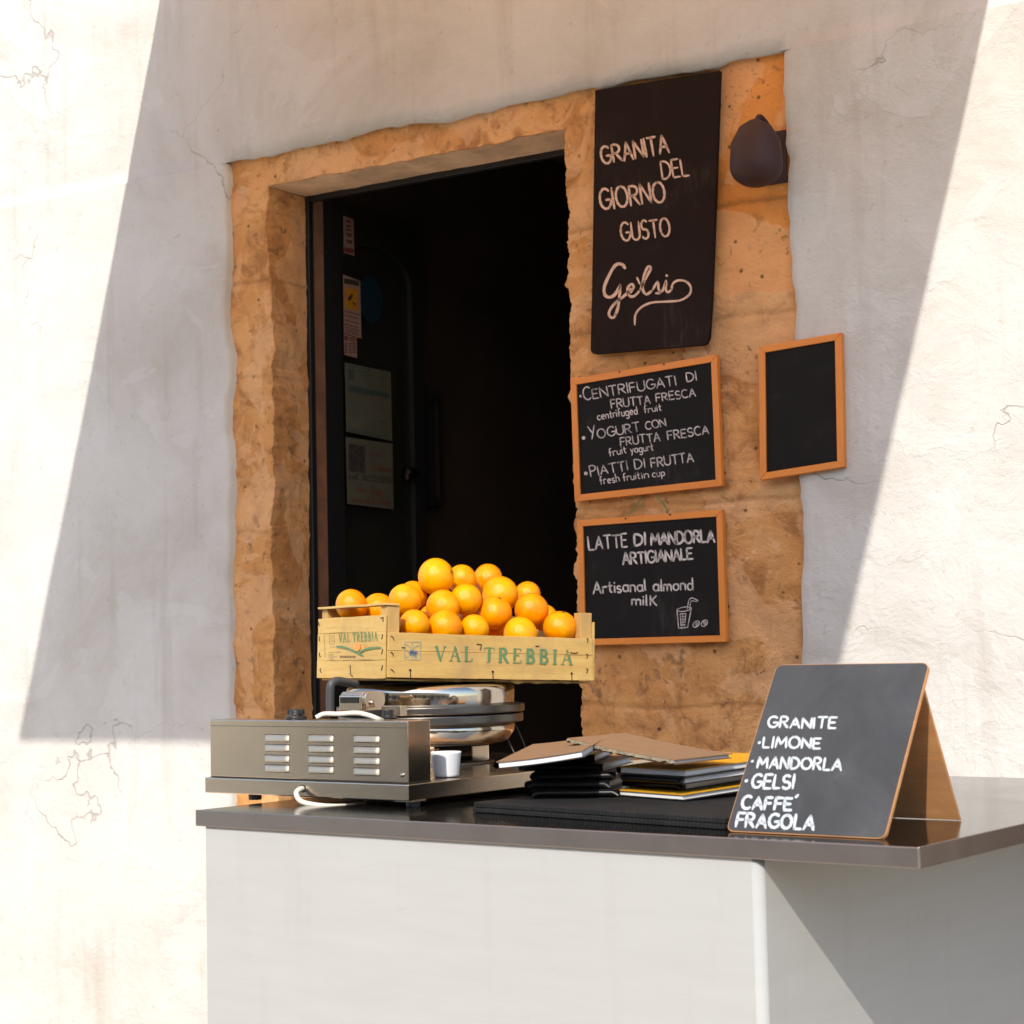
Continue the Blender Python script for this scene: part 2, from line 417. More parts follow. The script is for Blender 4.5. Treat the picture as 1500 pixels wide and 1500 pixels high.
# ------------------------------------------------------------------ handwriting
def arc(cx, cy, rx, ry, a0, a1, n=9):
    return [(cx + rx * math.cos(math.radians(a0 + (a1 - a0) * i / n)), cy + ry * math.sin(math.radians(a0 + (a1 - a0) * i / n))) for i in range(n + 1)]
G = {  # width, strokes ('=' straight)
 'A': (.66, [[(0, 0), (.34, 1)], [(.34, 1), (.66, 0)], [(.12, .36), (.56, .36)]]),
 'B': (.55, [[(0, 0), (0, 1)], [(0, 1)] + arc(.22, .76, .26, .24, 90, -90) + [(0, .52)], [(0, .52)] + arc(.25, .26, .3, .26, 90, -90) + [(0, 0)]]),
 'C': (.62, [arc(.36, .5, .36, .5, 50, 310, 14)]),
 'D': (.62, [[(0, 0), (0, 1)], [(0, 1)] + arc(.14, .5, .48, .5, 90, -90, 12) + [(0, 0)]]),
 'E': (.5, [[(0, 0), (0, 1)], [(0, 1), (.5, 1)], [(0, .52), (.42, .52)], [(0, 0), (.5, 0)]]),
 'F': (.5, [[(0, 0), (0, 1)], [(0, 1), (.5, 1)], [(0, .52), (.42, .52)]]),
 'G': (.68, [arc(.37, .5, .37, .5, 48, 350, 16) + [(.68, .44)], [(.68, .44), (.4, .44)]]),
 'I': (.06, [[(.03, 0), (.03, 1)]]),
 'K': (.55, [[(0, 0), (0, 1)], [(.5, .95), (0, .4)], [(.14, .52), (.55, 0)]]),
 'L': (.46, [[(0, 1), (0, 0)], [(0, 0), (.46, 0)]]),
 'M': (.78, [[(0, 0), (.08, 1)], [(.08, 1), (.39, .3)], [(.39, .3), (.7, 1)], [(.7, 1), (.78, 0)]]),
 'N': (.62, [[(0, 0), (0, 1)], [(0, 1), (.62, 0)], [(.62, 0), (.62, 1)]]),
 'O': (.74, [arc(.37, .5, .37, .5, 90, 455, 18)]),
 'P': (.52, [[(0, 0), (0, 1)], [(0, 1)] + arc(.22, .74, .3, .26, 90, -90) + [(0, .48)]]),
 'R': (.58, [[(0, 0), (0, 1)], [(0, 1)] + arc(.22, .75, .3, .25, 90, -90) + [(0, .5)], [(.2, .5), (.58, 0)]]),
 'S': (.52, [arc(.27, .74, .24, .26, 40, 250, 9) + arc(.26, .25, .26, .26, 80, -150, 9)]),
 'T': (.62, [[(0, 1), (.62, 1)], [(.31, 1), (.31, 0)]]),
 'U': (.62, [[(0, 1), (0, .35)] + arc(.31, .31, .31, .31, 180, 360, 9) + [(.62, .35), (.62, 1)]]),
 'V': (.62, [[(0, 1), (.31, 0)], [(.31, 0), (.62, 1)]]),
 'Y': (.62, [[(0, 1), (.31, .5)], [(.62, 1), (.22, 0)]]),
 'Z': (.56, [[(0, 1), (.56, 1)], [(.56, 1), (0, 0)], [(0, 0), (.56, 0)]]),
 'a': (.46, [arc(.22, .27, .22, .27, 40, 320, 12), [(.44, .54), (.44, .05), (.5, 0)]]),
 'c': (.42, [arc(.24, .27, .24, .27, 45, 315, 12)]),
 'd': (.46, [arc(.22, .27, .22, .27, 40, 320, 12), [(.44, 1), (.44, 0)]]),
 'e': (.44, [[(.02, .29), (.42, .31)] + arc(.23, .28, .21, .27, 10, 310, 12)]),
 'f': (.34, [arc(.26, .82, .14, .18, 60, 180, 6) + [(.12, .6), (.12, 0)], [(0, .52), (.3, .52)]]),
 'g': (.46, [arc(.22, .27, .22, .27, 40, 320, 12), [(.44, .54), (.44, -.15)] + arc(.24, -.18, .2, .18, 0, -150, 7)]),
 'h': (.44, [[(0, 1), (0, 0)], [(0, .34)] + arc(.21, .34, .2, .2, 160, 0, 8) + [(.42, 0)]]),
 'i': (.05, [[(.02, .54), (.02, 0)], [(.02, .76), (.025, .8)]]),
 'k': (.42, [[(0, 1), (0, 0)], [(.38, .55), (0, .25)], [(.12, .33), (.42, 0)]]),
 'l': (.08, [[(.03, 1), (.03, .08), (.08, 0)]]),
 'm': (.66, [[(0, .54), (0, 0)], [(0, .34)] + arc(.16, .36, .15, .18, 160, 0, 7) + [(.31, 0)], [(.31, .34)] + arc(.48, .36, .16, .18, 160, 0, 7) + [(.65, 0)]]),
 'n': (.42, [[(0, .54), (0, 0)], [(0, .34)] + arc(.2, .34, .2, .2, 160, 0, 8) + [(.4, 0)]]),
 'o': (.46, [arc(.23, .27, .23, .27, 90, 455, 14)]),
 'p': (.46, [[(0, .54), (0, -.36)], arc(.22, .27, .22, .27, 150, -150, 12)]),
 'r': (.32, [[(0, .54), (0, 0)], [(0, .32)] + arc(.2, .34, .19, .2, 150, 50, 6)]),
 's': (.36, [arc(.19, .41, .16, .14, 40, 250, 8) + arc(.18, .13, .17, .14, 80, -150, 8)]),
 't': (.34, [[(.14, .9), (.14, .1), (.28, 0)], [(0, .58), (.32, .58)]]),
 'u': (.42, [[(0, .54), (0, .22)] + arc(.2, .2, .2, .2, 180, 350, 8), [(.41, .54), (.41, 0)]]),
 'y': (.42, [[(0, .54), (.2, .05)], [(.42, .54), (.1, -.36)]]),
 'v': (.4, [[(0, .54), (.2, 0)], [(.2, 0), (.4, .54)]]),
 '.': (.06, [[(.02, 0), (.04, .05)]]), "'": (.05, [[(0, 1.12), (.12, 1.3)]]),
 '0': (.5, [arc(.25, .5, .25, .5, 90, 455, 16)]), '3': (.46, [arc(.2, .75, .24, .25, 130, -80, 9) + arc(.2, .26, .27, .26, 80, -140, 9)]),
 '4': (.5, [[(.4, 0), (.4, 1)], [(.4, 1), (0, .32)], [(0, .32), (.5, .32)]]), '5': (.46, [[(.42, 1), (.08, 1)], [(.08, 1), (.05, .6)] + arc(.18, .3, .28, .31, 110, -140, 10)]),
 '2': (.48, [arc(.23, .74, .22, .26, 160, -30, 8) + [(0, 0)], [(0, 0), (.48, 0)]]),
}
def ribbon(bm, pts, wd, fn, smooth=True, wob=.12, rnd=random):
    """a flat stroke with round ends; fn maps (s, t) on the surface to a point"""
    p2 = [Vector((x, y, 0)) for x, y in pts]
    if smooth and len(p2) > 2: p2 = catmull(p2, 3)
    else:
        q = []
        for a, b in zip(p2, p2[1:]):
            for j in range(5): q.append(a.lerp(b, j / 5))
        p2 = q + [p2[-1]]
    n = len(p2); L, Rr = [], []
    ph = rnd.random() * 9
    for i, p in enumerate(p2):
        t_ = p2[min(i + 1, n - 1)] - p2[max(i - 1, 0)]
        if t_.length < 1e-9: t_ = Vector((1, 0, 0))
        t_.normalize(); s = Vector((-t_.y, t_.x, 0))
        h = wd / 2 * (1 + wob * math.sin(i * 1.3 + ph) + wob * .6 * (rnd.random() - .5))
        e = 0
        if i == 0: e = -wd * .3
        if i == n - 1: e = wd * .3
        if i in (0, n - 1): h *= .6
        c = p + t_ * e
        L.append(bm.verts.new(fn(*(c + s * h).xy))); Rr.append(bm.verts.new(fn(*(c - s * h).xy)))
    for i in range(n - 1):
        bm.faces.new((L[i], Rr[i], Rr[i + 1], L[i + 1]))
def write(bm, text, p0, p1, hgt, wd, fn, jit=.03, caps_first=1.0, sp=.17, slant=0, smallword=None):
    """text between baseline points p0 and p1 (surface coordinates)"""
    p0, p1 = Vector(p0), Vector(p1)
    items, x = [], 0
    for k, ch in enumerate(text):
        if ch == ' ': x += .42; continue
        if ch == '`':
            items.append((x - .5, "'")); continue
        items.append((x, ch)); x += G[ch][0] + sp
    tot = x - sp
    d = (p1 - p0); ln = d.length; d.normalize(); nrm = Vector((-d.y, d.x))
    kx = ln / tot
    for k, (x, ch) in enumerate(items):
        sc = hgt * (caps_first if k == 0 else 1) * (1 + random.uniform(-jit, jit) * 1.5)
        oy = random.uniform(-jit, jit) * hgt; rot = random.uniform(-jit, jit) * 1.6; kz = 1 + random.uniform(-jit, jit)
        for st in G[ch][1]:
            pts = []
            for gx, gy in st:
                gx = gx + slant * gy
                px_ = (x + gx * kz + rot * gy * .5) * kx; py_ = gy * sc + oy
                pts.append(p0 + d * px_ + nrm * py_)
            ribbon(bm, pts, wd, fn, smooth=len(st) > 3)
SERIF = {  # thick strokes, thin strokes, serifs at (x, y, half width)
 'V': (.8, [[(.1, 1), (.42, 0)]], [[(.42, 0), (.72, 1)]], [(.1, 1, .13), (.72, 1, .11)]),
 'A': (.8, [[(.4, 1), (.7, 0)]], [[(.1, 0), (.4, 1)], [(.2, .34), (.6, .34)]], [(.1, 0, .11), (.7, 0, .13)]),
 'L': (.62, [[(.16, 0), (.16, 1)]], [[(.16, 0), (.58, 0)], [(.58, 0), (.58, .2)]], [(.16, 1, .14), (.16, 0, .14)]),
 'T': (.74, [[(.37, 0), (.37, 1)]], [[(.03, 1), (.71, 1)], [(.03, 1), (.03, .8)], [(.71, 1), (.71, .8)]], [(.37, 0, .14)]),
 'R': (.74, [[(.16, 0), (.16, 1)], arc(.3, .75, .24, .25, 80, -80, 8), [(.36, .5), (.66, 0)]], [[(.16, 1), (.32, 1)], [(.16, .5), (.34, .5)]], [(.16, 1, .13), (.16, 0, .14), (.68, 0, .08)]),
 'E': (.66, [[(.16, 0), (.16, 1)]], [[(.16, 1), (.58, 1)], [(.16, .53), (.44, .53)], [(.16, 0), (.6, 0)], [(.58, 1), (.58, .82)], [(.6, 0), (.6, .2)], [(.44, .62), (.44, .44)]], [(.16, 1, .13), (.16, 0, .13)]),
 'B': (.68, [[(.16, 0), (.16, 1)], arc(.28, .76, .22, .24, 80, -80, 8), arc(.3, .26, .28, .26, 80, -80, 8)], [[(.16, 1), (.32, 1)], [(.16, .52), (.34, .52)], [(.16, 0), (.34, 0)]], [(.16, 1, .12), (.16, 0, .12)]),
 'I': (.36, [[(.18, 0), (.18, 1)]], [], [(.18, 1, .14), (.18, 0, .14)]),
}
def serif(bm, text, p0, p1, hgt, fn, sp=.2, thick=.17):
    p0, p1 = Vector(p0), Vector(p1)
    tot = sum(.5 if c == ' ' else SERIF[c][0] + sp for c in text) - sp
    d = p1 - p0; ln = d.length; d.normalize(); nrm = Vector((-d.y, d.x)); kx = ln / tot; x = 0
    def put(pts, wd, lift):
        ribbon(bm, [p0 + d * ((x + a) * kx) + nrm * (b * hgt) for a, b in pts], wd, lambda s, t: fn(s, t, lift), smooth=len(pts) > 3, wob=.03)
    for ch in text:
        if ch == ' ': x += .5; continue
        wd_, tk, th_, se = SERIF[ch]
        for i, s in enumerate(tk): put(s, thick * kx, .00001 * i)
        for i, s in enumerate(th_): put(s, .055 * hgt, .00006 + .00001 * i)
        for i, (sx, sy, hw) in enumerate(se): put([(sx - hw, sy), (sx + hw, sy)], .06 * hgt, .00013 + .00001 * i)
        x += wd_ + sp

# ================================================================== setting
XL = onwall(393, 640).x
pt = onwall(1085, 428); ORANGE_Z = pt.z; ORANGE_X = onwall(1035, 428).x
STONE = stone_mat(); LIME = plaster_mat()
BLACKP = simple('black_paint', (.012, .012, .012), .45, bump=.05)
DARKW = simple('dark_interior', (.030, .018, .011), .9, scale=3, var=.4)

# ground
bm = bmesh.new()
for x in range(-12, 12):
    for y in range(-12, 12):
        pass
bmesh.ops.create_grid(bm, x_segments=40, y_segments=40, size=60)
def paving_mat():
    t = NT('street_paving'); v = t.coord()
    br = t.t.nodes.new('ShaderNodeTexBrick'); br.inputs['Scale'].default_value = 1.0
    br.inputs['Brick Width'].default_value = .7; br.inputs['Row Height'].default_value = .4; br.inputs['Mortar Size'].default_value = .008
    br.inputs['Color1'].default_value = (.68, .57, .45, 1); br.inputs['Color2'].default_value = (.62, .52, .40, 1); br.inputs['Mortar'].default_value = (.2, .16, .12, 1)
    t.l(v, br.inputs[0]); f = t.noise(v, 6, 8, .6)
    t.col(t.mix(t.math('MULTIPLY', f, .5), br.outputs[0], (.60, .50, .38))); t.set(Roughness=.6)
    t.bump(t.noise(v, 30, 5), .2, .004)
    return t.m
g = make('street_ground', bm, paving_mat()); g['kind'] = 'structure'
g['label'] = 'pale stone paving of the street'

# facade with the shop opening -------------------------------------------------
XL = onwall(393, 640).x; XR = onwall(836, 620).x; ZT = onwall(401, 269).z
XLO, XRO, ZB, ZTOP = -7.0, 2.6, -.02, 4.6
facade = empty('stone_building', Vector((XL, D, 0)))
tag(facade, 'orange limestone building with a dark open shop doorway and limewashed outer wall', 'building')
def inv(o): return o.matrix_world.inverted()
FI = Matrix.Translation(-Vector((XL, D, 0)))
def fb(x, s): return noise.fractal(Vector((x, s, 0)), 1, 2, 6)
JH = [onwall(950, y_).z for y_ in (-60, 318, 478, 742, 1036)] + [.75, .3]           # bed joints
JV = [(onwall(992, 1000).x, .75, onwall(992, 950).z), (onwall(1000, 600).x + .3, .9, 2.0)]
def joint(x, z):
    m = 0
    for zj in JH:
        zz = zj + .012 * noise.noise(Vector((x * 5, zj, 0))); m = max(m, math.exp(-((z - zz) / .0055) ** 2) * cl(.75 + 1.6 * noise.noise(Vector((x * 6, zj * 3, 2)))))
    for xj, z0, z1 in JV:
        if z0 < z < z1: m = max(m, math.exp(-((x - xj - .01 * noise.noise(Vector((z * 5, xj, 0)))) / .005) ** 2))
    return m
def cl(t): return max(0, min(1, t))
def rel(x, z):
    v = Vector((x, 0, z))
    d = .007 * noise.fractal(v * 2.2, 1, 2, 2) + .0055 * noise.fractal(v * 15, .8, 2.1, 5)
    d += .012 * max(0, noise.noise(v * 7.3 + Vector((5, 0, 0))) - .25)
    for zj in JH:
        zz = zj + .012 * noise.noise(Vector((x * 5, zj, 0))); d += .005 * math.exp(-((z - zz) / .007) ** 2)
    for xj, z0, z1 in JV:
        if z0 < z < z1: d += .006 * math.exp(-((x - xj - .01 * noise.noise(Vector((z * 5, xj, 0)))) / .009) ** 2)
    return D + .012 + d
zg = onwall(393, 505).z
def xl(z): return XL + .011 * fb(z * 4.2, 1.3) + .007 * fb(z * 22, 4.4) + .006 * abs(fb(z * 60, 6.1)) + .022 * math.exp(-((z - zg) / .05) ** 2) - .016 * math.exp(-((z - onwall(393, 320).z) / .07) ** 2)
def xr(z): return XR + .005 * fb(z * 5, 7.7) + .007 * fb(z * 26, 2.2) + .007 * abs(fb(z * 70, 5.2)) - .010 * max(0, fb(z * 11, 1.9) - .25) * 2 + (1.40 - z) * .004
def zt(x): return ZT + .008 * fb(x * 6, 3.1) + .004 * fb(x * 25, 9.1)
def grid(bm, cols, rows, fn):
    V = [[bm.verts.new(fn(i, j)) for i in range(cols + 1)] for j in range(rows + 1)]
    for j in range(rows):
        for i in range(cols): bm.faces.new((V[j][i], V[j][i + 1], V[j + 1][i + 1], V[j + 1][i]))
    return V
NZ = 480
bm = bmesh.new()
zs = [ZB + (ZT - ZB) * (j / NZ) ** .72 for j in range(NZ + 1)]
def fA(i, j):
    z = zs[j]; e = XL + (xl(z) - XL) * cl((ZT - z) / .03); a = 1 - (1 - i / 90) ** 1
    x = XLO + (e - XLO) * (1 - (1 - a) ** 3.0); y = rel(x, z)
    if i == 90: y += .006
    return FI @ Vector((x, y, z))
grid(bm, 90, NZ, fA)
def fB(i, j):
    z = zs[j]; e = XR + (xr(z) - XR) * cl((ZT - z) / .03)
    x = e + (XRO - e) * (i / 190) ** 2.0; y = rel(x, z)
    if i == 0: y += .005
    return FI @ Vector((x, y, z))
grid(bm, 190, NZ, fB)
def fC(i, j):
    x = XLO + (XRO - XLO) * i / 400
    e = ZT + (zt(x) - ZT) * cl((x - XL) / .03) * cl((XR - x) / .03)
    z = e + (ZTOP - e) * (j / 70) ** 1.9
    y = rel(x, z) + (.006 if j == 0 and XL < x < XR else 0)
    return FI @ Vector((x, y, z))
grid(bm, 400, 70, fC)
RV = .170
def fR(i, j):                                                     # left reveal
    z = zs[j]; s = i / 14; e = XL + (xl(z) - XL) * cl((ZT - z) / .03)
    x = e * (1 - s) + (XL + .004) * s + (.006 * noise.fractal(Vector((s * 2.1, z * 11, 3)), .8, 2, 5)) * (math.sin(math.pi * min(1, s * 1.2)))
    y = rel(e, z) + .006 + (RV - .012) * s
    return FI @ Vector((x, y, z))
grid(bm, 14, NZ, fR)
def fR2(i, j):                                                    # right reveal
    z = zs[j]; s = i / 8; e = XR + (xr(z) - XR) * cl((ZT - z) / .03)
    return FI @ Vector((e + .01 * s, rel(e, z) + .005 + RV * s, z))
grid(bm, 8, NZ, fR2)
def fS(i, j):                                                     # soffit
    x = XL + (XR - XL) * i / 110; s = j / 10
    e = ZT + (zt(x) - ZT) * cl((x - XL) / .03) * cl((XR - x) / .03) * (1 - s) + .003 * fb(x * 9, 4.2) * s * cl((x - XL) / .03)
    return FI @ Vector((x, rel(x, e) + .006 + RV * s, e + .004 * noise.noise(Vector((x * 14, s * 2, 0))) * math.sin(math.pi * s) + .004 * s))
sw = make('stone_wall', bm, STONE, facade, smooth=True)
at_ = sw.data.attributes.new('joint', 'FLOAT', 'POINT')
at_.data.foreach_set('value', [joint(v_.co.x + XL, v_.co.z) for v_ in sw.data.vertices])
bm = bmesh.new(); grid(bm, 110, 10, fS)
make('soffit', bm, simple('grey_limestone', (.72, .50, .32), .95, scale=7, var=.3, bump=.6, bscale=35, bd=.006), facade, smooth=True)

# limewash coat round the bare stone
PL, PR, PT = onwall(338, 700).x, onwall(1172, 700).x, onwall(600, 186).z
bm = bmesh.new()
def pe(t, s): return .014 * fb(t * 5, s) + .006 * fb(t * 21, s + 2)
def yp(x, z): return D - .010 + .004 * noise.fractal(Vector((x, 3, z)) * 3.1, 1, 2, 4)
zq = [ZB + (PT - ZB) * j / 150 for j in range(151)]
def strip(edge, far, flip=False):
    def f(i, j):
        z = zq[j]; e = edge + pe(z, edge) * cl((PT - z) / .04)
        if i == 0: return FI @ Vector((e + (.006 if far < edge else -.006), D + .035, z))
        x = e + (far - e) * ((i - 1) / 29) ** 1.6
        return FI @ Vector((x, yp(x, z) + (.004 if i == 1 else 0), z))
    grid(bm, 30, 150, f)
strip(PL, XLO); strip(PR, XRO)
def fT(i, j):
    x = XLO + (XRO - XLO) * i / 300
    e = PT + pe(x, 8.8) * cl((x - PL) / .04) * cl((PR - x) / .04)
    if j == 0: return FI @ (Vector((x, D + .035, e + .006)) if PL < x < PR else Vector((x, yp(x, e) + .0002, e - .001)))
    z = e + (ZTOP - e) * ((j - 1) / 39)
    return FI @ Vector((x, yp(x, z) + (.004 if j == 1 else 0), z))
grid(bm, 300, 40, fT)
make('limewash', bm, LIME, facade, smooth=True)

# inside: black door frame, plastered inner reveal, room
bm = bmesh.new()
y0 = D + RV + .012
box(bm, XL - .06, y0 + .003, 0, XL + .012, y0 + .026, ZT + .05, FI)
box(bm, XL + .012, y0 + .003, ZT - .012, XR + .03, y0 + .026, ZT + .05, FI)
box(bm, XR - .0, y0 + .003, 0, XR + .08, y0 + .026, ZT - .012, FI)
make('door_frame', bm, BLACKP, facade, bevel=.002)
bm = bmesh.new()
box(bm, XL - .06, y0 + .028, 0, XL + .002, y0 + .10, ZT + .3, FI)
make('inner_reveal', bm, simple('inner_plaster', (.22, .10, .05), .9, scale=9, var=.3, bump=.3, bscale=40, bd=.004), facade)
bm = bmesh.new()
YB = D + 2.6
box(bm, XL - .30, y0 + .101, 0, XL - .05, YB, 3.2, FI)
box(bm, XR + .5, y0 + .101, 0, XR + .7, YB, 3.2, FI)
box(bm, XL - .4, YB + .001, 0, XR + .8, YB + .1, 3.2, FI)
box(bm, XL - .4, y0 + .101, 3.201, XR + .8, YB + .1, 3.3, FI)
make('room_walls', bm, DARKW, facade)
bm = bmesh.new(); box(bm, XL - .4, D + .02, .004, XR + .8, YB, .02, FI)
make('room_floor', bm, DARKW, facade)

# glass door leaf standing open, seen along its length
XD = XL + .004
def ondoor(px, py, x=XD): return onplane(px, py, Vector((x, 0, 0)), Vector((1, 0, 0)))
ya, yb = ondoor(478, 600).y, ondoor(622, 600).y
zt_d = ondoor(500, 300).z
door = empty('glass_door', Vector((XD, ya, .03)))
tag(door, 'dark glass shop door with arched pane standing open inside the doorway', 'door')
DI = Matrix.Translation(-Vector((XD, ya, .03)))
gy0, gy1 = ondoor(503, 600).y, ondoor(606, 600).y
gz1 = ondoor(540, 405).z
bm = bmesh.new()
# outline with arched hole: strips built along the arch
cy, ry, rz = (gy0 + gy1) / 2, (gy1 - gy0) / 2, .10
hole = [(gy0, .25), (gy1, .25)] + [(cy + ry * math.cos(a), gz1 + rz * math.sin(a)) for a in [math.pi * i / 16 for i in range(17)]]
outer = [(ya, .03), (yb, .03)] + [(yb + (ya - yb) * i / 16, zt_d) for i in range(17)]
nn = len(hole)
for xx in (XD - .04, XD):
    pass
rows = []
for pts, xx in ((outer, XD - .04), (outer, XD), (hole, XD), (hole, XD - .04)):
    rows.append([bm.verts.new(DI @ Vector((xx, a, b))) for a, b in pts])
for a, b in zip(rows, rows[1:] + rows[:1]):
    for i in range(nn): bm.faces.new((a[i], a[(i + 1) % nn], b[(i + 1) % nn], b[i]))
make('frame', bm, BLACKP, door)
bm = bmesh.new()
prism(bm, [(a, b) for a, b in hole], XD - .022, XD - .016)
for v_ in bm.verts: v_.co = DI @ Vector((v_.co.y, v_.co.x, v_.co.z))
make('pane', bm, glass_mat(), door)
# curtain-like pale thing behind the glass: the inner wall
INNERP = simple('papers_wall', (.10, .09, .06), .9, scale=6, var=.4)
bm = bmesh.new(); hz = ondoor(560, 690).z
box(bm, XD - .002, ondoor(590, 690).y, hz - .02, XD + .02, ondoor(600, 690).y, hz + .02, DI)
tube(bm, [DI @ Vector((XD + .018, ondoor(595, 690).y, hz)), DI @ Vector((XD + .05, ondoor(595, 690).y, hz)), DI @ Vector((XD + .055, ondoor(575, 690).y, hz - .004))], .008, 10, smooth=False)
make('handle', bm, simple('dull_brass', (.05, .045, .04), .4, 1), door, smooth=True)

# papers and stickers on the leaf
def sheet(name, corners, mat, lift, label, cat, group=None):
    P4 = [ondoor(px, py, XD + lift) for px, py in corners]
    e = empty(name, P4[3]); mi = inv(Matrix and e) if False else Matrix.Translation(-P4[3])
    bm = bmesh.new()
    vs = [bm.verts.new(mi @ p) for p in P4] + [bm.verts.new(mi @ (p - Vector((.0006, 0, 0)))) for p in P4]
    bm.faces.new(vs[:4]); bm.faces.new(vs[4:][::-1])
    for i in range(4): bm.faces.new((vs[i], vs[4 + i], vs[4 + (i + 1) % 4], vs[(i + 1) % 4]))
    make('paper', bm, mat, e)
    tag(e, label, cat, group)
    def fn(px, py, up=.0006): return mi @ ondoor(px, py, XD + lift + up)
    return e, fn
def patch(bm, fn, x0, y0, x1, y1, sl=.19, up=.0006):
    bm.faces.new([bm.verts.new(fn(a, b + sl * (a - x0), up)) for a, b in ((x0, y0), (x1, y0), (x1, y1), (x0, y1))])
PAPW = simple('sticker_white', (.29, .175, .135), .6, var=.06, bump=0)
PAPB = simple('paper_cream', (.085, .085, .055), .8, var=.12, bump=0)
INKD = simple('ink_dark', (.03, .022, .02), .8, bump=0); INKR = simple('ink_red', (.13, .022, .018), .7, bump=0)
INKT = simple('ink_teal', (.03, .055, .05), .8, bump=0)
YEL = simple('sticker_yellow', (.46, .19, .004), .6, var=.05, bump=0)
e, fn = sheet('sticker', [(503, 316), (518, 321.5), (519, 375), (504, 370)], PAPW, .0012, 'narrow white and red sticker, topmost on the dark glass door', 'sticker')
bm = bmesh.new()
for y_ in (322, 329): patch(bm, fn, 507, y_, 514, y_ + 3.4)
patch(bm, fn, 504.5, 362, 518, 369)
make('red_print', bm, INKR, e)
bm = bmesh.new()
for y_, a, b in ((335, 506, 515), (341, 507, 516), (344, 508, 515), (351, 507, 517), (354, 509, 516)): patch(bm, fn, a, y_, b, y_ + 2)
make('dark_print', bm, INKD, e)
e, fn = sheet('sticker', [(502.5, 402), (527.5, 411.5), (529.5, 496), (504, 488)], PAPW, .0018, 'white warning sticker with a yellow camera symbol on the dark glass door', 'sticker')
bm = bmesh.new(); patch(bm, fn, 504, 407.5, 526, 415)
for k, y_ in enumerate((455, 461, 468, 474, 478, 481.5, 485)):
    x = 505 + (k % 3)
    while x < 526 - (k % 2) * 2:
        w_ = random.uniform(1.5, 4); patch(bm, fn, x, y_ + .25 * (x - 505), min(x + w_, 527), y_ + .25 * (x - 505) + 1.6); x += w_ + 1.1
make('dark_print', bm, INKD, e)
bm = bmesh.new(); patch(bm, fn, 506, 420, 523.5, 451, .26)
make('yellow_panel', bm, YEL, e)
bm = bmesh.new()
bm.faces.new([bm.verts.new(fn(a, b, .0012)) for a, b in ((509, 437), (514.5, 430), (517.5, 432.5), (512.5, 442))])
bm.faces.new([bm.verts.new(fn(a, b, .0012)) for a, b in ((515.5, 442), (517, 441.5), (521, 447), (519.5, 448))])
bm.faces.new([bm.verts.new(fn(a, b, .0014)) for a, b in ((518, 444), (521.5, 443.5), (522, 445), (518.4, 446))])
make('camera_symbol', bm, INKD, e)
e, fn = sheet('sticker', [(503.8, 489.3), (522.5, 494.8), (523.2, 524.5), (504.5, 519.5)], PAPW, .0010, 'small white sticker with a red heading just under the camera warning', 'sticker')
bm = bmesh.new(); patch(bm, fn, 504.5, 491.5, 509.5, 498); patch(bm, fn, 511, 494, 521, 496); patch(bm, fn, 511, 497.5, 521, 499)
make('red_print', bm, INKR, e)
bm = bmesh.new()
for k in range(5):
    for a, b in ((505, 509), (511, 515), (516, 521.5)): patch(bm, fn, a, 502 + k * 3.2, b, 503.4 + k * 3.2)
make('dark_print', bm, INKD, e)
# round blue sticker
c0 = ondoor(542.5, 438, XD - .010)
e = make('sticker', (lambda b: (lathe(b, [(.075, -.0004), (.075, .0004)], (0, 0, 0), 40, 'X'), b)[1])(bmesh.new()), simple('blue_vinyl', (.004, .020, .034), .5, var=.2, bump=0))
e.location = c0; e.scale = (1, .85, .98)
tag(e, 'round blue sticker on the glass beside the camera warning', 'sticker')
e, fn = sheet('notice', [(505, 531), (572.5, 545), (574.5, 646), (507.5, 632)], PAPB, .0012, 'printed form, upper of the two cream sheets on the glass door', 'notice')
bm = bmesh.new()
for k, (y_, a, b) in enumerate(((536, 511, 520), (538, 527, 545), (540, 550, 568), (543, 525, 545), (548, 527, 540), (551, 553, 566), (573, 510, 540), (588, 512, 520), (593, 512, 519), (600, 512, 521), (606, 512, 517), (627, 511, 568), (630, 511, 560))): patch(bm, fn, a, y_, b, y_ + 1.1, .2)
patch(bm, fn, 510, 540, 519, 556, .2); patch(bm, fn, 510.5, 564, 570, 572, .2); patch(bm, fn, 556, 616, 565, 619, .2)
make('dark_print', bm, INKT, e)
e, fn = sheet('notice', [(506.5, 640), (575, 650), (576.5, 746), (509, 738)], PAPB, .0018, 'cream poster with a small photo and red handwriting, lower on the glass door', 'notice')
bm = bmesh.new(); patch(bm, fn, 511, 650, 535, 690, .14)
make('photo', bm, simple('poster_photo', (.035, .026, .022), .7, scale=60, var=.8, bump=0), e)
bm = bmesh.new()
write(bm, 'cell. 3425555200', (511, -701), (573, -708), 8, 1.2, lambda s, t: fn(s, -t, .0008), slant=.25)
make('dark_lettering', bm, INKD, e)
bm = bmesh.new()
write(bm, 'Arte', (541, -668), (556, -670), 9, 1.1, lambda s, t: fn(s, -t, .0008), slant=.25)
write(bm, 'Culinaria', (545, -688), (573, -693), 10, 1.1, lambda s, t: fn(s, -t, .0008), slant=.25)
write(bm, 'Gin Tonic', (521, -720), (561, -727), 12, 1.2, lambda s, t: fn(s, -t, .0008), slant=.25)
write(bm, 'nei vicoli di Ostuni', (514, -735), (570, -740), 8, 1.1, lambda s, t: fn(s, -t, .0008), slant=.25)
make('red_lettering', bm, INKR, e)
